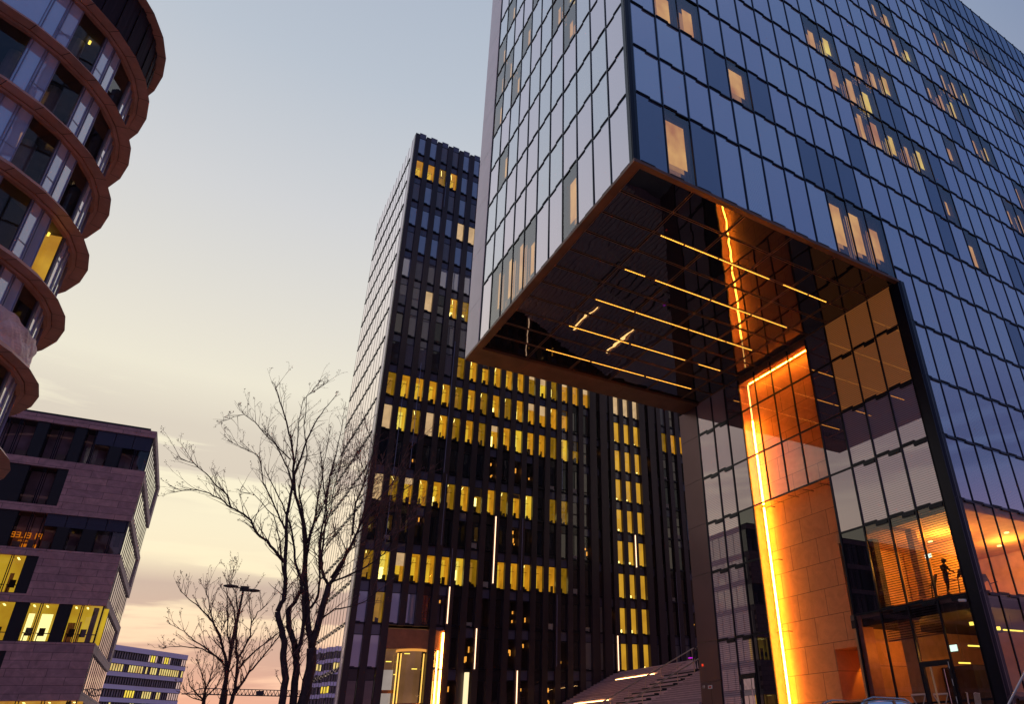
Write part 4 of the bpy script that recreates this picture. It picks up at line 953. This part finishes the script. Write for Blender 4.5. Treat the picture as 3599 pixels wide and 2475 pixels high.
# ---------------------------------------------------------------- stairs between the leg and the tower
XT, ZT = 37.8, 6.88; SLOPE = .447; RUN = .36; RISE = RUN*SLOPE
st = thing('outdoor_stairs', (26, 37, PZ), 'wide pale stone stairs climbing between the hotel leg and the dark tower', 'stairs')
n = int((ZT-PZ)/RISE)+1; mb = MB()
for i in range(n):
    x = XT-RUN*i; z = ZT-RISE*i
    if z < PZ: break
    mb.box(x-RUN, x+.02, 36.75, 43.5, PZ-.2-.001*i, z-RISE*.0-.0, 'step_stone_lit') if i else None
    mb.box(x-RUN, x+.02, 48.1, TYF-.45, PZ-.2-.001*i, z, 'step_stone_lit') if i else None
    mb.box(x-RUN, x+.02, 43.5, 48.1, PZ-.2-.001*i, z-.04, 'step_stone_lit') if i else None
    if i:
        for ya, yb in ((36.76, 43.49), (48.11, TYF-.46)): mb.box(x-RUN-.006, x-RUN, ya, yb, z-RISE+.01, z-.035, 'riser_shade')  # darker strip on each riser draws the step's shadow line
mb.box(XT, 66, 36.75, TYF-.45, PZ-.2, ZT, 'step_stone_lit'); mb.build('step', st)
mb = MB()
for i in range(1, n, 1):
    x = XT-RUN*i; z = ZT-RISE*i
    if not (32.5 < x < 35.2 or 29.8 < x < 32.2) or i % 2: continue
    sh = 0 if x > 32.4 else .4
    mb.box(x-RUN-.01, x-RUN+.05, 43.7+sh, 47.8+sh, z-.05, z+.05, 'nosing'); mb.box(x-RUN-.02, x-.0, 43.66+sh, 43.74+sh, z-.035, z+.14, 'nosing')
mb.build('tread_edge', st)
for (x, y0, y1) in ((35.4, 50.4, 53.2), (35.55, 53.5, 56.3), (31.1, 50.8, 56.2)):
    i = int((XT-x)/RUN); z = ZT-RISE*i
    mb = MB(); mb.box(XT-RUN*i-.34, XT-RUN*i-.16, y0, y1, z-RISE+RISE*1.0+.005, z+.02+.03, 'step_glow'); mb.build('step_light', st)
def rail(y, x0, x1, label, nm='handrail'):
    def zs(x): return ZT-(XT-x)*SLOPE
    t_ = thing(nm, (x0, y, zs(x0)), label, 'handrail')
    mb_ = MB(); mb_.tube([(x0, y, zs(x0)+.95), (x1, y, zs(x1)+.95)], .05, 'rail_metal', 8); mb_.build('rail', t_)
    x = x0+.3
    while x < x1:
        mb_ = MB(); mb_.tube([(x, y, zs(x)-.2), (x, y, zs(x)+.95)], .028, 'rail_metal', 6); mb_.build('post', t_); x += 1.6
rail(47.6, 27.5, 37.6, 'slim sloping metal handrail on the far side of the stair flight'); rail(43.4, 27.5, 35.3, 'slim sloping metal handrail beside the person on the stairs')
lr = thing('landing_railing', (37.9, 47, ZT), 'thin dark railing along the top landing of the stairs', 'railing')
mb = MB(); mb.tube([(38.0, 43, ZT+1.0), (38.0, 47.6, ZT+1.0)], .03, 'rail_metal', 6); mb.build('rail', lr)
mb = MB()
y = 43
while y < 47.6: mb.tube([(38.0, y, ZT-.02), (38.0, y, ZT+1)], .012, 'dark_metal', 4); y += .35
mb.build('baluster', lr)

# ---------------------------------------------------------------- trees
def build_tree(name, loc, label, stems, twigseed, r0, twn, wild=1., buds=True, bias=Vector((0, 0, .5)), rmin=.006):
    rn = random.Random(twigseed); root = thing(name, loc, label, 'tree', 'bare winter trees')
    trunk = MB(); br = MB(); crown = MB(); starts = []
    for pts, ra, rb, main in stems:
        # smooth the polyline a little
        P = []
        for i in range(len(pts)-1):
            for t in (0, .33, .66):
                p = pts[i].lerp(pts[i+1], t)+Vector((rn.uniform(-1, 1), rn.uniform(-1, 1), rn.uniform(-1, 1)))*.018*wild*(0 if i == 0 and t == 0 else 1); P.append(p)
        P.append(pts[-1]); n_ = len(P); ra *= (.9 if main else 1.05); rads = [ra+(rb-ra)*(i/(n_-1))**.9 for i in range(n_)]
        (trunk if main else br).tube(P, rads, 'bark', 8 if main else 5)
        L_ = 0
        for i in range(1, n_):
            L_ += (P[i]-P[i-1]).length
            if i > n_*.22 or not main: starts.append((P[i], (P[i]-P[i-1]).normalized(), rads[i]))
    def twig(p, d, ln, r, dep):
        n_ = max(3, int(ln/.16)); pts = [p]; dd = d.copy(); kids = []
        for i in range(n_):
            dd = (dd+Vector((rn.uniform(-1, 1), rn.uniform(-1, 1), rn.uniform(-.8, 1)))*.13+bias*.12).normalized()
            pts.append(pts[-1]+dd*(ln/n_))
            if dep > 0 and rn.random() < .42 and i > 0:
                ax = Vector((rn.uniform(-1, 1), rn.uniform(-1, 1), rn.uniform(-.4, .9)))
                kids.append((pts[-1], (dd+ax*.75).normalized(), ln*rn.uniform(.35, .65)*(1-.5*i/n_), r*.62))
        rads = [max(rmin*.55, r*(1-.8*i/n_)) for i in range(n_+1)]
        crown.tube(pts, rads, 'twig', 3, False)
        if buds and dep <= 1:
            for q in (pts[-1], pts[-2]):
                for _ in range(2):
                    o = q+Vector((rn.uniform(-1, 1), rn.uniform(-1, 1), rn.uniform(-1, 1)))*.04; s_ = rn.uniform(.007, .017)*(rmin/.006)
                    a = Vector((rn.uniform(-1, 1), rn.uniform(-1, 1), rn.uniform(-1, 1))).normalized()*s_*1.7; b = a.orthogonal().normalized()*s_
                    crown.poly([o-a, o-b, o+a, o+b], 'twig')
        for k_ in kids:
            if k_[3] > rmin*.4: twig(*k_, dep-1)
    for p, d, r in starts:
        if rn.random() < twn:
            for _ in range(1 if rn.random() < .45 else 2):
                ax = Vector((rn.uniform(-1, 1), rn.uniform(-1, 1), rn.uniform(-.1, .7)))
                twig(p, (d*.8+ax*.8).normalized(), rn.uniform(.35, 1.15)*wild, max(rmin*1.6, min(rmin*3.2, r*.5)), 2)
    for pts, ra, rb, main in stems:
        if main: continue
        rb = min(rb, .012); d = (pts[-1]-pts[-2]).normalized(); p = pts[-1]
        for _ in range(3): twig(p, (d+Vector((rn.uniform(-1, 1), rn.uniform(-1, 1), rn.uniform(-.3, 1)))*.5).normalized(), rn.uniform(.15, .42)*wild, max(rmin*1.5, rb), 2)
    trunk.build('trunk', root, smooth=True)
    if br.v: br.build('limb', root, smooth=True)
    crown.build('crown', root)
    return root
def shoots(q_, seeds, n_, rn):
    out = []
    for _ in range(n_):
        a = rn.choice(seeds); L_ = rn.uniform(180, 420); ang = rn.uniform(-.35, 1.05); x, y = a; pts = [(x, y)]; st_ = L_/5
        for i in range(5):
            x += math.sin(ang)*st_; y -= math.cos(ang)*st_; ang += rn.uniform(-.28, .28); pts.append((x, y))
        d0 = rn.uniform(-1, 1); out.append((q_(pts, d0*.4, d0*2), rn.uniform(.009, .016), .005, False))
    return out
def px(lst, ox, oy, sc, Y, dy0=0, dy1=0):
    n_ = len(lst); return [at_y(ox+x/sc, oy+y/sc, Y+dy0+(dy1-dy0)*i/max(1, n_-1)) for i, (x, y) in enumerate(lst)]
TYD = 26
q = lambda l_, a=0, b=0: px(l_, 550, 1300, 1.3583, TYD, a, b)
q6 = lambda l_, a=0, b=0: px(l_, 1050, 1300, 2.127, TYD, a, b)
base = q([(665, 1690)])[0]; base = Vector((base.x-.05, TYD, GZ))
stems = [
 ([base+Vector((-.25, 0, 0))]+q([(600, 1596), (615, 1480), (605, 1380), (612, 1300), (590, 1220), (577, 1155)]), .13, .085, True),
 (q([(577, 1155), (605, 1100), (615, 1040), (612, 930), (618, 800), (620, 700), (650, 560), (655, 440), (640, 330), (620, 250), (590, 150), (570, 90)], 0, -1), .08, .015, False),
 (q([(610, 920), (575, 880), (530, 820), (480, 785), (450, 720), (400, 680), (355, 660), (310, 620), (250, 590), (170, 570), (90, 585)], 0, -1.6), .05, .010, False),
 (q([(355, 658), (340, 600), (290, 555), (240, 500), (180, 450), (120, 430)], -.8, -1.8), .028, .008, False),
 ([base+Vector((-.05, .1, 0))]+q([(650, 1596), (668, 1440), (668, 1375), (655, 1300), (635, 1240), (628, 1150)], .1, .3), .14, .08, True),
 (q([(628, 1150), (660, 1110), (690, 1060), (700, 960), (712, 850), (700, 750), (680, 650), (655, 560), (625, 470), (600, 420), (560, 340), (520, 300)], .3, 1.2), .07, .012, False),
 (q([(668, 1375), (690, 1290), (705, 1180), (700, 1080), (690, 1000), (660, 920), (655, 840), (640, 740), (600, 640), (560, 560), (520, 480)], .1, -.6), .07, .012, False),
 ([base+Vector((.12, 0, 0))]+q([(700, 1596), (735, 1430), (740, 1330)]), .20, .15, True),
 (q([(740, 1330), (722, 1200), (720, 1130), (712, 1030), (710, 900), (712, 800), (700, 720), (660, 600), (655, 500), (690, 420), (720, 330), (760, 250), (800, 190), (850, 130)], 0, .8), .10, .010, False),
 (q([(740, 1330), (765, 1240), (790, 1150), (822, 1030)]), .13, .10, True),
 (q([(822, 1030), (800, 1000), (788, 950), (790, 880), (800, 780), (815, 680), (800, 560), (790, 450), (780, 380)], 0, -.7), .055, .010, False),
 (q([(822, 1030), (860, 980), (900, 900), (940, 820), (975, 740), (1000, 640), (1010, 560), (1015, 420)], 0, .9), .07, .010, False),
 (q([(785, 1195), (850, 1145), (920, 1135), (1000, 1105), (1080, 1040)], 0, -.8), .03, .012, False),
 (q([(735, 1140), (770, 1090), (780, 1000), (775, 900), (790, 800), (830, 680), (850, 560), (880, 440), (900, 300)], .2, 1), .045, .008, False),
 (q([(712, 850), (740, 760), (800, 640), (830, 520), (860, 400)], .2, .8), .035, .008, False),
 (q([(612, 760), (580, 690), (540, 600), (510, 540), (500, 450)], -.2, -1.2), .032, .014, False),
 (q([(500, 450), (480, 410), (430, 380), (365, 350)], -1.2, -1.6), .015, .007, False),
 (q([(640, 430), (590, 380), (530, 320), (470, 250), (420, 215), (370, 225), (320, 245)], -.6, -1.5), .022, .007, False),
 (q([(655, 470), (670, 380), (680, 250), (700, 150), (760, 80)], -.8, .2), .022, .007, False),
 (q([(615, 1040), (600, 960), (590, 820), (560, 700), (470, 600), (400, 580)], 0, 1.2), .03, .007, False),
 (q6([(240, 1560), (330, 1420), (380, 1330), (440, 1200), (500, 1090), (600, 960), (700, 850), (760, 700), (830, 600), (930, 490)], .2, -1.2), .05, .008, False),
 (q6([(400, 1240), (420, 1000), (480, 880), (510, 760), (560, 600), (540, 520), (500, 420)], .2, .6), .04, .008, False),
 (q6([(240, 1590), (420, 1520), (560, 1440), (640, 1380), (740, 1230), (800, 1170), (860, 1060)], 0, -1.4), .035, .008, False),
 (q6([(430, 1230), (560, 1130), (700, 960), (850, 860), (980, 750)], .3, .5), .035, .007, False),
 (q6([(160, 1500), (150, 1300), (210, 1000), (230, 800), (280, 620), (320, 430), (340, 300)], .3, .9), .04, .007, False),
 (q6([(60, 1400), (120, 1100), (160, 900), (190, 700), (230, 480)], -.3, -.6), .035, .007, False),
 (q6([(40, 1400), (30, 1100), (0, 900), (60, 640), (40, 420), (60, 200), (180, 120)], -.3, -.6), .035, .007, False),
]
stems += shoots(q6, [(160, 1300), (210, 1000), (330, 1420), (440, 1200), (500, 1090), (600, 960), (420, 1000), (480, 880), (560, 1130), (640, 1380), (740, 1230), (120, 1100), (230, 800), (300, 1300), (400, 1500), (90, 1250)], 24, random.Random(8))
build_tree('bare_tree', (base.x, base.y, GZ), 'largest bare tree with several dark stems rising before the dark tower', stems, 21, .2, .8, .9, rmin=.006, bias=Vector((.25, 0, -.1)))
q = lambda l_, a=0, b=0: px(l_, 600, 1950, 3.04, 38, a, b)
b2 = q([(590, 1700)])[0]; b2 = Vector((b2.x, 38, GZ))
stems = [
 ([b2]+q([(560, 1596), (580, 1450)]), .16, .12, True),
 (q([(580, 1450), (592, 1280), (590, 1110), (550, 980), (530, 870), (470, 760), (400, 660), (300, 560), (200, 480), (110, 400)], 0, -1.5), .08, .010, False),
 (q([(580, 1450), (615, 1200), (640, 1000), (690, 760), (680, 600), (600, 430), (540, 350)], 0, 1), .07, .010, False),
 ([b2+Vector((.25, 0, 0))]+q([(640, 1596), (690, 1450)]), .11, .08, True),
 (q([(690, 1450), (705, 1300), (710, 1130), (700, 1000), (700, 850), (720, 600), (700, 420), (640, 320)], 0, -.8), .07, .010, False),
 (q([(690, 1480), (780, 1350), (840, 1260), (930, 1160), (1060, 1000), (1150, 880), (1200, 700), (1240, 560)], 0, 1.4), .06, .010, False),
 (q([(705, 1250), (790, 1140), (900, 1040), (1040, 920), (1140, 850), (1300, 700)], 0, -1), .05, .009, False),
 (q([(580, 1190), (480, 1090), (330, 1010), (180, 990), (0, 980), (-60, 1000)], 0, 1), .04, .009, False),
 (q([(560, 1150), (400, 1020), (260, 930), (150, 830), (0, 750)], 0, -1.4), .04, .009, False),
 (q([(710, 1130), (780, 1000), (850, 870), (860, 700), (840, 520), (830, 420)], 0, 1.2), .05, .009, False),
 (q([(860, 740), (930, 620), (1020, 540), (1100, 440)], .6, 1.6), .03, .009, False),
 (q([(640, 1000), (600, 850), (610, 650), (600, 430), (600, 300)], -.4, -1.4), .04, .009, False),
 (q([(470, 760), (430, 640), (400, 480), (380, 380)], -.8, -.2), .03, .009, False),
]
stems += shoots(q, [(640, 1000), (710, 1130), (780, 1000), (850, 870), (930, 1160), (600, 850), (700, 850), (840, 1260), (1060, 1000), (530, 870), (470, 760)], 2, random.Random(5))
build_tree('bare_tree', (b2.x, b2.y, GZ), 'smaller bare spreading tree behind the street lamp', stems, 33, .15, .75, 1.1, rmin=.0085)
q = lambda l_, a=0, b=0: px(l_, 600, 1950, 3.04, 75, a, b)
b3 = q([(350, 1800)])[0]; b3 = Vector((b3.x, 75, GZ))
stems = [([b3]+q([(350, 1596), (368, 1480)]), .2, .12, True), (q([(368, 1480), (370, 1380), (330, 1280), (300, 1180)], 0, -1), .08, .02, False), (q([(368, 1450), (430, 1300), (460, 1130)], 0, 1), .08, .02, False),
 (q([(350, 1560), (270, 1480), (200, 1400), (180, 1300)], 0, -1), .08, .02, False), (q([(355, 1540), (480, 1430), (540, 1300)], 0, 1), .07, .02, False), (q([(350, 1570), (250, 1540), (170, 1500)], 0, 1), .06, .02, False)]
build_tree('bare_tree', (b3.x, b3.y, GZ), 'low far bare tree beside the distant bluish slab, leftmost of the trees', stems, 44, .15, .6, 2.0, rmin=.013)

# ---------------------------------------------------------------- street lamp
k = 40/32
lp = thing('street_lamp', (2.45*k, 40, GZ), 'unlit street lamp with two flat heads on one mast, before the small tree', 'street lamp')
def lz(z): return 1.6+(z-1.6)*k
mb = MB(); mb.tube([(2.47*k, 40, GZ), (2.47*k, 40, lz(4.5)), (2.44*k, 40, lz(7.45))], [.09, .075, .05], 'lamp_metal', 10); mb.build('pole', lp)
mb = MB(); mb.tube([(1.9*k, 39.9, lz(7.45)), (2.9*k, 40.3, lz(7.44))], .03, 'lamp_metal', 6); mb.build('arm', lp)
def head(x0, x1, y, z):
    mb_ = MB(); n = 8; x0 *= k; x1 *= k
    for sgn in (1,):
        prof = [(0, .035), (.15, .06), (.5, .085), (.85, .06), (1, .03)]
        pts = [Vector((x0+(x1-x0)*t, y, lz(z))) for t, _ in prof]; mb_.tube(pts, [r*1.35 for _, r in prof], 'lamp_metal', 10)
    for i, v in enumerate(mb_.v): mb_.v[i] = Vector((v.x, y+(v.y-y)*1.9, lz(z)+(v.z-lz(z))*.75))
    mb_.build('lamp_head', lp, smooth=True)
head(1.70, 2.24, 39.9, 7.47); head(2.56, 3.07, 40.3, 7.41)
mb = MB(); mb.box(2.36*k, 2.66*k, 40.5, 40.95, lz(7.44), lz(7.60), 'lamp_metal'); mb.build('lamp_head', lp)

# ---------------------------------------------------------------- people
def person(name, loc, rotz, label, joints, cloth='cloth_dark', hairm='hair', parent_group=None):
    root = thing(name, loc, label, 'person'); root.rotation_euler = (0, 0, rotz)
    names = list(joints); me = bpy.data.meshes.new('body'); edges = []
    idx = {n: i for i, n in enumerate(names)}
    for a, b in BONES:
        if a in idx and b in idx: edges.append((idx[a], idx[b]))
    me.from_pydata([joints[n][0] for n in names], edges, []); ob = bpy.data.objects.new('body', me); col.objects.link(ob); ob.parent = root
    sk = ob.modifiers.new('skin', 'SKIN'); sk.use_smooth_shade = True
    for i, n in enumerate(names):
        r_ = joints[n][1]; me.skin_vertices[0].data[i].radius = (r_, r_*.8)
    me.skin_vertices[0].data[0].use_root = True
    sb = ob.modifiers.new('sub', 'SUBSURF'); sb.levels = 1; sb.render_levels = 1
    me.materials.append(M[cloth])
    h = MB(); hp = Vector(joints['head'][0]); h.tube([hp+Vector((0, .01, -.06)), hp+Vector((0, .015, .04)), hp+Vector((0, .01, .12))], [.085, .11, .06], hairm, 10)
    o = h.build('hair', None, smooth=True); o.parent = root; o.location = (0, 0, 0)
    fc = MB(); fc.tube([hp+Vector((0, -.075, -.05)), hp+Vector((0, -.09, 0)), hp+Vector((0, -.08, .05))], [.045, .06, .05], 'skin', 8); fc.tube([hp+Vector((0, -.14, 0)), hp+Vector((0, -.155, -.02))], .012, 'skin', 5); o = fc.build('face', None, smooth=True); o.parent = root; o.location = (0, 0, 0)
    return root
BONES = [('pelvis', 'spine'), ('spine', 'chest'), ('chest', 'neck'), ('neck', 'head'), ('chest', 'shL'), ('shL', 'elL'), ('elL', 'haL'), ('chest', 'shR'), ('shR', 'elR'), ('elR', 'haR'), ('pelvis', 'hiL'), ('hiL', 'knL'), ('knL', 'anL'), ('anL', 'toL'), ('pelvis', 'hiR'), ('hiR', 'knR'), ('knR', 'anR'), ('anR', 'toR')]
for s_ in 'LR':
    for f_ in range(5): BONES.append(('ha'+s_, 'f%d%s' % (f_, s_)))
def fingers(j, s_, out):
    p = Vector(j['ha'+s_][0])
    for f_ in range(4): j['f%d%s' % (f_, s_)] = (tuple(p+Vector((out*.005, -.03+.02*f_, -.085+.008*abs(f_-1.5)))), .009)
    j['f4'+s_] = (tuple(p+Vector((-out*.01, -.045, -.04))), .010)
J = {'pelvis': ((0, 0, .95), .13), 'spine': ((0, .01, 1.12), .125), 'chest': ((0, .02, 1.34), .14), 'neck': ((0, .01, 1.48), .06), 'head': ((0, -.01, 1.62), .085),
     'shL': ((.19, .02, 1.40), .07), 'elL': ((.25, .03, 1.12), .052), 'haL': ((.24, -.10, .90), .035), 'shR': ((-.19, .02, 1.40), .07), 'elR': ((-.26, .02, 1.12), .052), 'haR': ((-.27, -.06, .88), .035),
     'hiL': ((.10, 0, .88), .10), 'knL': ((.11, -.06, .50), .068), 'anL': ((.11, .04, .09), .045), 'toL': ((.12, -.12, .04), .04), 'hiR': ((-.10, 0, .88), .10), 'knR': ((-.11, .03, .50), .068), 'anR': ((-.11, .16, .10), .045), 'toR': ((-.12, .0, .05), .04)}
fingers(J, 'L', 1); fingers(J, 'R', -1)
ps = person('person', (34.95, 43.9, 5.56), R(-60), 'person in dark clothes walking down the stairs beside the hotel leg', J)
bag = MB(); bag.box(34.48, 34.72, 44.15, 44.4, 6.56, 6.62, 'purple_glow'); tag(bag.build('purple_bag', loc=(34.6, 44.3, 6.6)), 'small purple bag held by the person on the stairs, made to glow', 'light')  # the person's purple bag, added as a glowing box
J2 = dict(J); J2.update({'haL': ((.16, -.38, 1.08), .035), 'elL': ((.24, -.12, 1.12), .05), 'haR': ((-.16, -.38, 1.08), .035), 'elR': ((-.24, -.12, 1.12), .05), 'spine': ((0, -.02, 1.12), .125), 'chest': ((0, -.05, 1.34), .14), 'neck': ((0, -.07, 1.48), .055), 'head': ((0, -.10, 1.62), .085)})
fingers(J2, 'L', 1); fingers(J2, 'R', -1)
person('person', (30.5, 19.15, 6.75), R(65), 'person exercising on a machine in the orange lit gym, seen through the hotel glass', J2)
def treadmill(loc, rz_, label):
    t_ = thing('treadmill', loc, label, 'treadmill', 'exercise machines in the hotel gym'); t_.rotation_euler = (0, 0, rz_)
    b_ = MB(); b_.box(-.35, .35, -.8, .8, .02, .17, 'cloth_dark'); o = b_.build('deck', None); o.parent = t_
    for s_ in (-.33, .33):
        b_ = MB(); b_.tube([(s_, -.75, .1), (s_, -.9, 1.2)], .035, 'dark_metal', 6); b_.tube([(s_, -.88, 1.0), (s_, -.35, 1.0)], .025, 'dark_metal', 6); o = b_.build('handle', None); o.parent = t_
    b_ = MB(); b_.obox((-.35, -.95, 1.15), (.7, 0, 0), (0, .08, .0), (0, -.12, .36), 'cloth_dark'); o = b_.build('console', None); o.parent = t_
treadmill((30.5, 19.2, 6.55), R(65), 'treadmill under the exercising person in the hotel gym')
treadmill((31.0, 21.2, 6.55), R(50), 'empty treadmill left of the exercising person in the hotel gym')
treadmill((33.4, 18.4, 6.55), R(160), 'treadmill right of the dark corner post, seen through the street side glass')

# ---------------------------------------------------------------- car, tables, chairs, posts
def car(loc, rz_, label):
    t_ = thing('parked_car', loc, label, 'car'); t_.rotation_euler = (0, 0, rz_); t_.scale = (1, 1, .96)
    W = .88
    def put(mb_, nm, par=t_, sm=False): o = mb_.build(nm, None, smooth=sm); o.parent = par; return o
    prof = [(-2.2, .35), (-2.25, .75), (-2.1, 1.0), (-1.75, 1.05), (-1.2, 1.06), (1.1, 1.02), (1.9, .92), (2.2, .75), (2.25, .4), (1.9, .28), (-1.9, .28)]
    b_ = MB()
    for sgn in (-1, 1):
        pts = [Vector((x, sgn*W*(1 if .5 < z < 1.0 else .96), z)) for x, z in prof]; b_.poly(pts if sgn < 0 else pts[::-1], 'car_paint_lit')
    for i in range(len(prof)):
        a, b = prof[i], prof[(i+1) % len(prof)]; wa = W*(1 if .5 < a[1] < 1.0 else .96); wb = W*(1 if .5 < b[1] < 1.0 else .96)
        b_.poly([(a[0], -wa, a[1]), (a[0], wa, a[1]), (b[0], wb, b[1]), (b[0], -wb, b[1])], 'car_paint_lit')
    body = put(b_, 'body')
    cab = [(-2.08, 1.0), (-1.72, 1.40), (-1.3, 1.475), (-.4, 1.50), (.3, 1.45), (1.15, 1.01)]
    wt = .68
    g_ = MB(); hi = lambda i: (.86 if cab[i][1] < 1.1 else wt)
    for sgn in (-1, 1):
        pts = [Vector((x, sgn*hi(i), z)) for i, (x, z) in enumerate(cab)]; g_.poly(pts if sgn < 0 else pts[::-1], 'car_glass')
    g_.poly([(cab[0][0], -.86, 1.0), (cab[0][0], .86, 1.0), (cab[1][0], wt, 1.40), (cab[1][0], -wt, 1.40)], 'car_glass'); g_.poly([(cab[4][0], -wt, 1.45), (cab[4][0], wt, 1.45), (cab[5][0], .86, 1.01), (cab[5][0], -.86, 1.01)], 'car_glass')
    put(g_, 'windows')
    r_ = MB()
    rp = [(-1.80, 1.37), (-1.68, 1.43), (-1.3, 1.495), (-.9, 1.515), (-.4, 1.52), (.0, 1.50), (.35, 1.455)]
    for (a, b) in zip(rp, rp[1:]):
        for j in range(6):
            y0, y1 = -wt-.02+(2*wt+.04)*j/6, -wt-.02+(2*wt+.04)*(j+1)/6; c0 = .035*(1-(y0/.7)**2); c1 = .035*(1-(y1/.7)**2)
            r_.poly([(a[0], y0, a[1]+c0), (a[0], y1, a[1]+c1), (b[0], y1, b[1]+c1), (b[0], y0, b[1]+c0)][::-1], 'car_paint_lit')
    put(r_, 'roof', sm=True)
    for sgn in (-1, 1):
        q_ = MB(); q_.tube([(-1.7, sgn*.66, 1.45), (-1.5, sgn*.66, 1.52), (-.2, sgn*.66, 1.57), (.2, sgn*.66, 1.49)], .022, 'chrome', 6); put(q_, 'roof_rail')
        q_ = MB()
        for (x0_, z0_, x1_, z1_) in ((-2.06, 1.02, -1.72, 1.40), (-1.0, 1.03, -1.0, 1.49), (.15, 1.03, .15, 1.47), (.3, 1.45, 1.15, 1.01)): q_.tube([(x0_, sgn*.86, z0_), (x1_, sgn*(wt+.01), z1_)], .028, 'car_paint_lit', 5)
        q_.tube([(-1.95, sgn*.80, 1.12), (-1.72, sgn*.70, 1.40), (-1.3, sgn*.69, 1.47), (-.4, sgn*.69, 1.49), (.3, sgn*.69, 1.44), (1.1, sgn*.86, 1.03)], .016, 'chrome', 5)
        put(q_, 'window_trim')
        q_ = MB(); q_.tube([(1.9, sgn*.62, .68), (2.26, sgn*.62, .68)], .09, 'white_paint', 10); put(q_, 'headlight')
        q_ = MB(); q_.tube([(.75, sgn*.95, 1.05), (.9, sgn*.95, 1.05)], .08, 'car_paint_lit', 8); put(q_, 'mirror')
        for x in (-1.35, 1.35):
            q_ = MB(); q_.tube([(x, sgn*.70, .33), (x, sgn*.90, .33)], .33, 'rubber', 20); w_ = put(q_, 'wheel'); q_ = MB(); q_.tube([(x, sgn*.89, .33), (x, sgn*.915, .33)], .21, 'chrome', 14); put(q_, 'rim', w_)
    return t_
dd = ray(3062, 2460); dd = dd/math.hypot(dd.x, dd.y)*20.0
car((CAM.x+dd.x-.1, CAM.y+dd.y+.7, GZ-.02), R(182), 'parked car with roof rails, only its roof, coloured as if lit orange, showing at the bottom edge')
def xtable(pxl, pxr, py, d, label):
    dl = ray(pxl, py); dr = ray(pxr, py); a = CAM+dl/math.hypot(dl.x, dl.y)*d; b = CAM+dr/math.hypot(dr.x, dr.y)*d; c = (a+b)/2; w_ = (b-a).length/2; H = c.z-PZ
    t_ = thing('folding_table', (c.x, c.y, PZ), label, 'table', 'folding tables outside the hotel door'); t_.rotation_euler = (0, 0, math.atan2((b-a).y, (b-a).x))
    m_ = MB(); m_.box(-w_, w_, -.3, .3, H-.045, H, 'table_top'); o = m_.build('table_top', None); o.parent = t_
    for y in (-.24, .24):
        for s_ in (-1, 1):
            m_ = MB(); m_.tube([(s_*w_*.95, y, H-.05), (-s_*w_*1.05, y, 0)], .016, 'table_leg', 6); o = m_.build('leg', None); o.parent = t_
xtable(3201, 3252, 2441, 26.5, 'small folding table with crossed legs, left of the two before the glass door')
xtable(3279, 3331, 2439, 26.5, 'small folding table with crossed legs, right of the two before the glass door')
def slatchair(px_, py, d, rz_, label):
    dl = ray(px_, py); a = CAM+dl/math.hypot(dl.x, dl.y)*d; t_ = thing('metal_chair', (a.x, a.y, PZ), label, 'chair', 'curved slat chairs outside the hotel'); t_.rotation_euler = (0, 0, rz_)
    m_ = MB(); m_.box(-.24, .24, -.24, .24, .43, .46, 'table_top'); o = m_.build('seat', None); o.parent = t_
    m_ = MB()
    for i in range(6):
        x = -.2+.08*i; m_.tube([(x, .22, .45), (x*1.05, .30, .75), (x*1.1, .27, 1.05)], .012, 'table_leg', 5)
    m_.tube([(-.24, .27, 1.03), (0, .31, 1.06), (.24, .27, 1.03)], .014, 'table_leg', 5); o = m_.build('backrest', None); o.parent = t_
    for sx__ in (-.2, .2):
        for sy__ in (-.2, .2):
            m_ = MB(); m_.tube([(sx__, sy__, .44), (sx__*1.15, sy__*1.15, 0)], .014, 'table_leg', 5); o = m_.build('leg', None); o.parent = t_
slatchair(3440, 2470, 26.0, R(30), 'curved slat back chair by the dark corner post, left one'); slatchair(3470, 2468, 26.8, R(10), 'curved slat back chair by the dark corner post, right one')
def pole(pa, pb, d, rad, mat, name, label, cat):
    a = CAM+ray(*pa)/math.hypot(ray(*pa).x, ray(*pa).y)*d; b = CAM+ray(*pb)/math.hypot(ray(*pb).x, ray(*pb).y)*d
    foot = b+(b-a)*((b.z-GZ)/(a.z-b.z)); m_ = MB(); m_.tube([foot, a], rad, mat, 8); m_.tube([foot, foot+Vector((0, 0, .03))], rad*3, mat, 10); tag(m_.build(name, loc=foot), label, cat)
pole((3640, 2290), (3550, 2466), 13, .018, 'bollard_pole', 'leaning_pole', 'thin pale pole leaning at the bottom right corner', 'pole')
pole((3270, 2346), (3300, 2470), 25.5, .028, 'slim_post_lit', 'slim_post', 'slim post, coloured as if lit orange, standing before the hotel glass door', 'post')
bsh = MB(); rn = random.Random(2); dl = ray(2905, 2472); bc = CAM+dl/math.hypot(dl.x, dl.y)*21
for _ in range(900):
    v = Vector((rn.gauss(0, 1), rn.gauss(0, 1), rn.gauss(0, 1))).normalized()*rn.uniform(.3, 1); p = Vector((bc.x+v.x*.45, bc.y+v.y*.45, GZ+.85+v.z*.68)); a = Vector((rn.uniform(-1, 1), rn.uniform(-1, 1), rn.uniform(-1, 1))).normalized()*.05; b = a.orthogonal().normalized()*.03
    bsh.poly([p-a, p-b, p+a, p+b], 'bush_leaf')
for i in range(5): bsh.tube([(bc.x, bc.y, GZ), (bc.x+.3*math.cos(i*1.3), bc.y+.3*math.sin(i*1.3), GZ+1.0)], .015, 'bark', 4)
tag(bsh.build('clipped_bush', loc=(bc.x, bc.y, GZ)), 'top of a small bush left of the parked car at the bottom edge', 'bush')
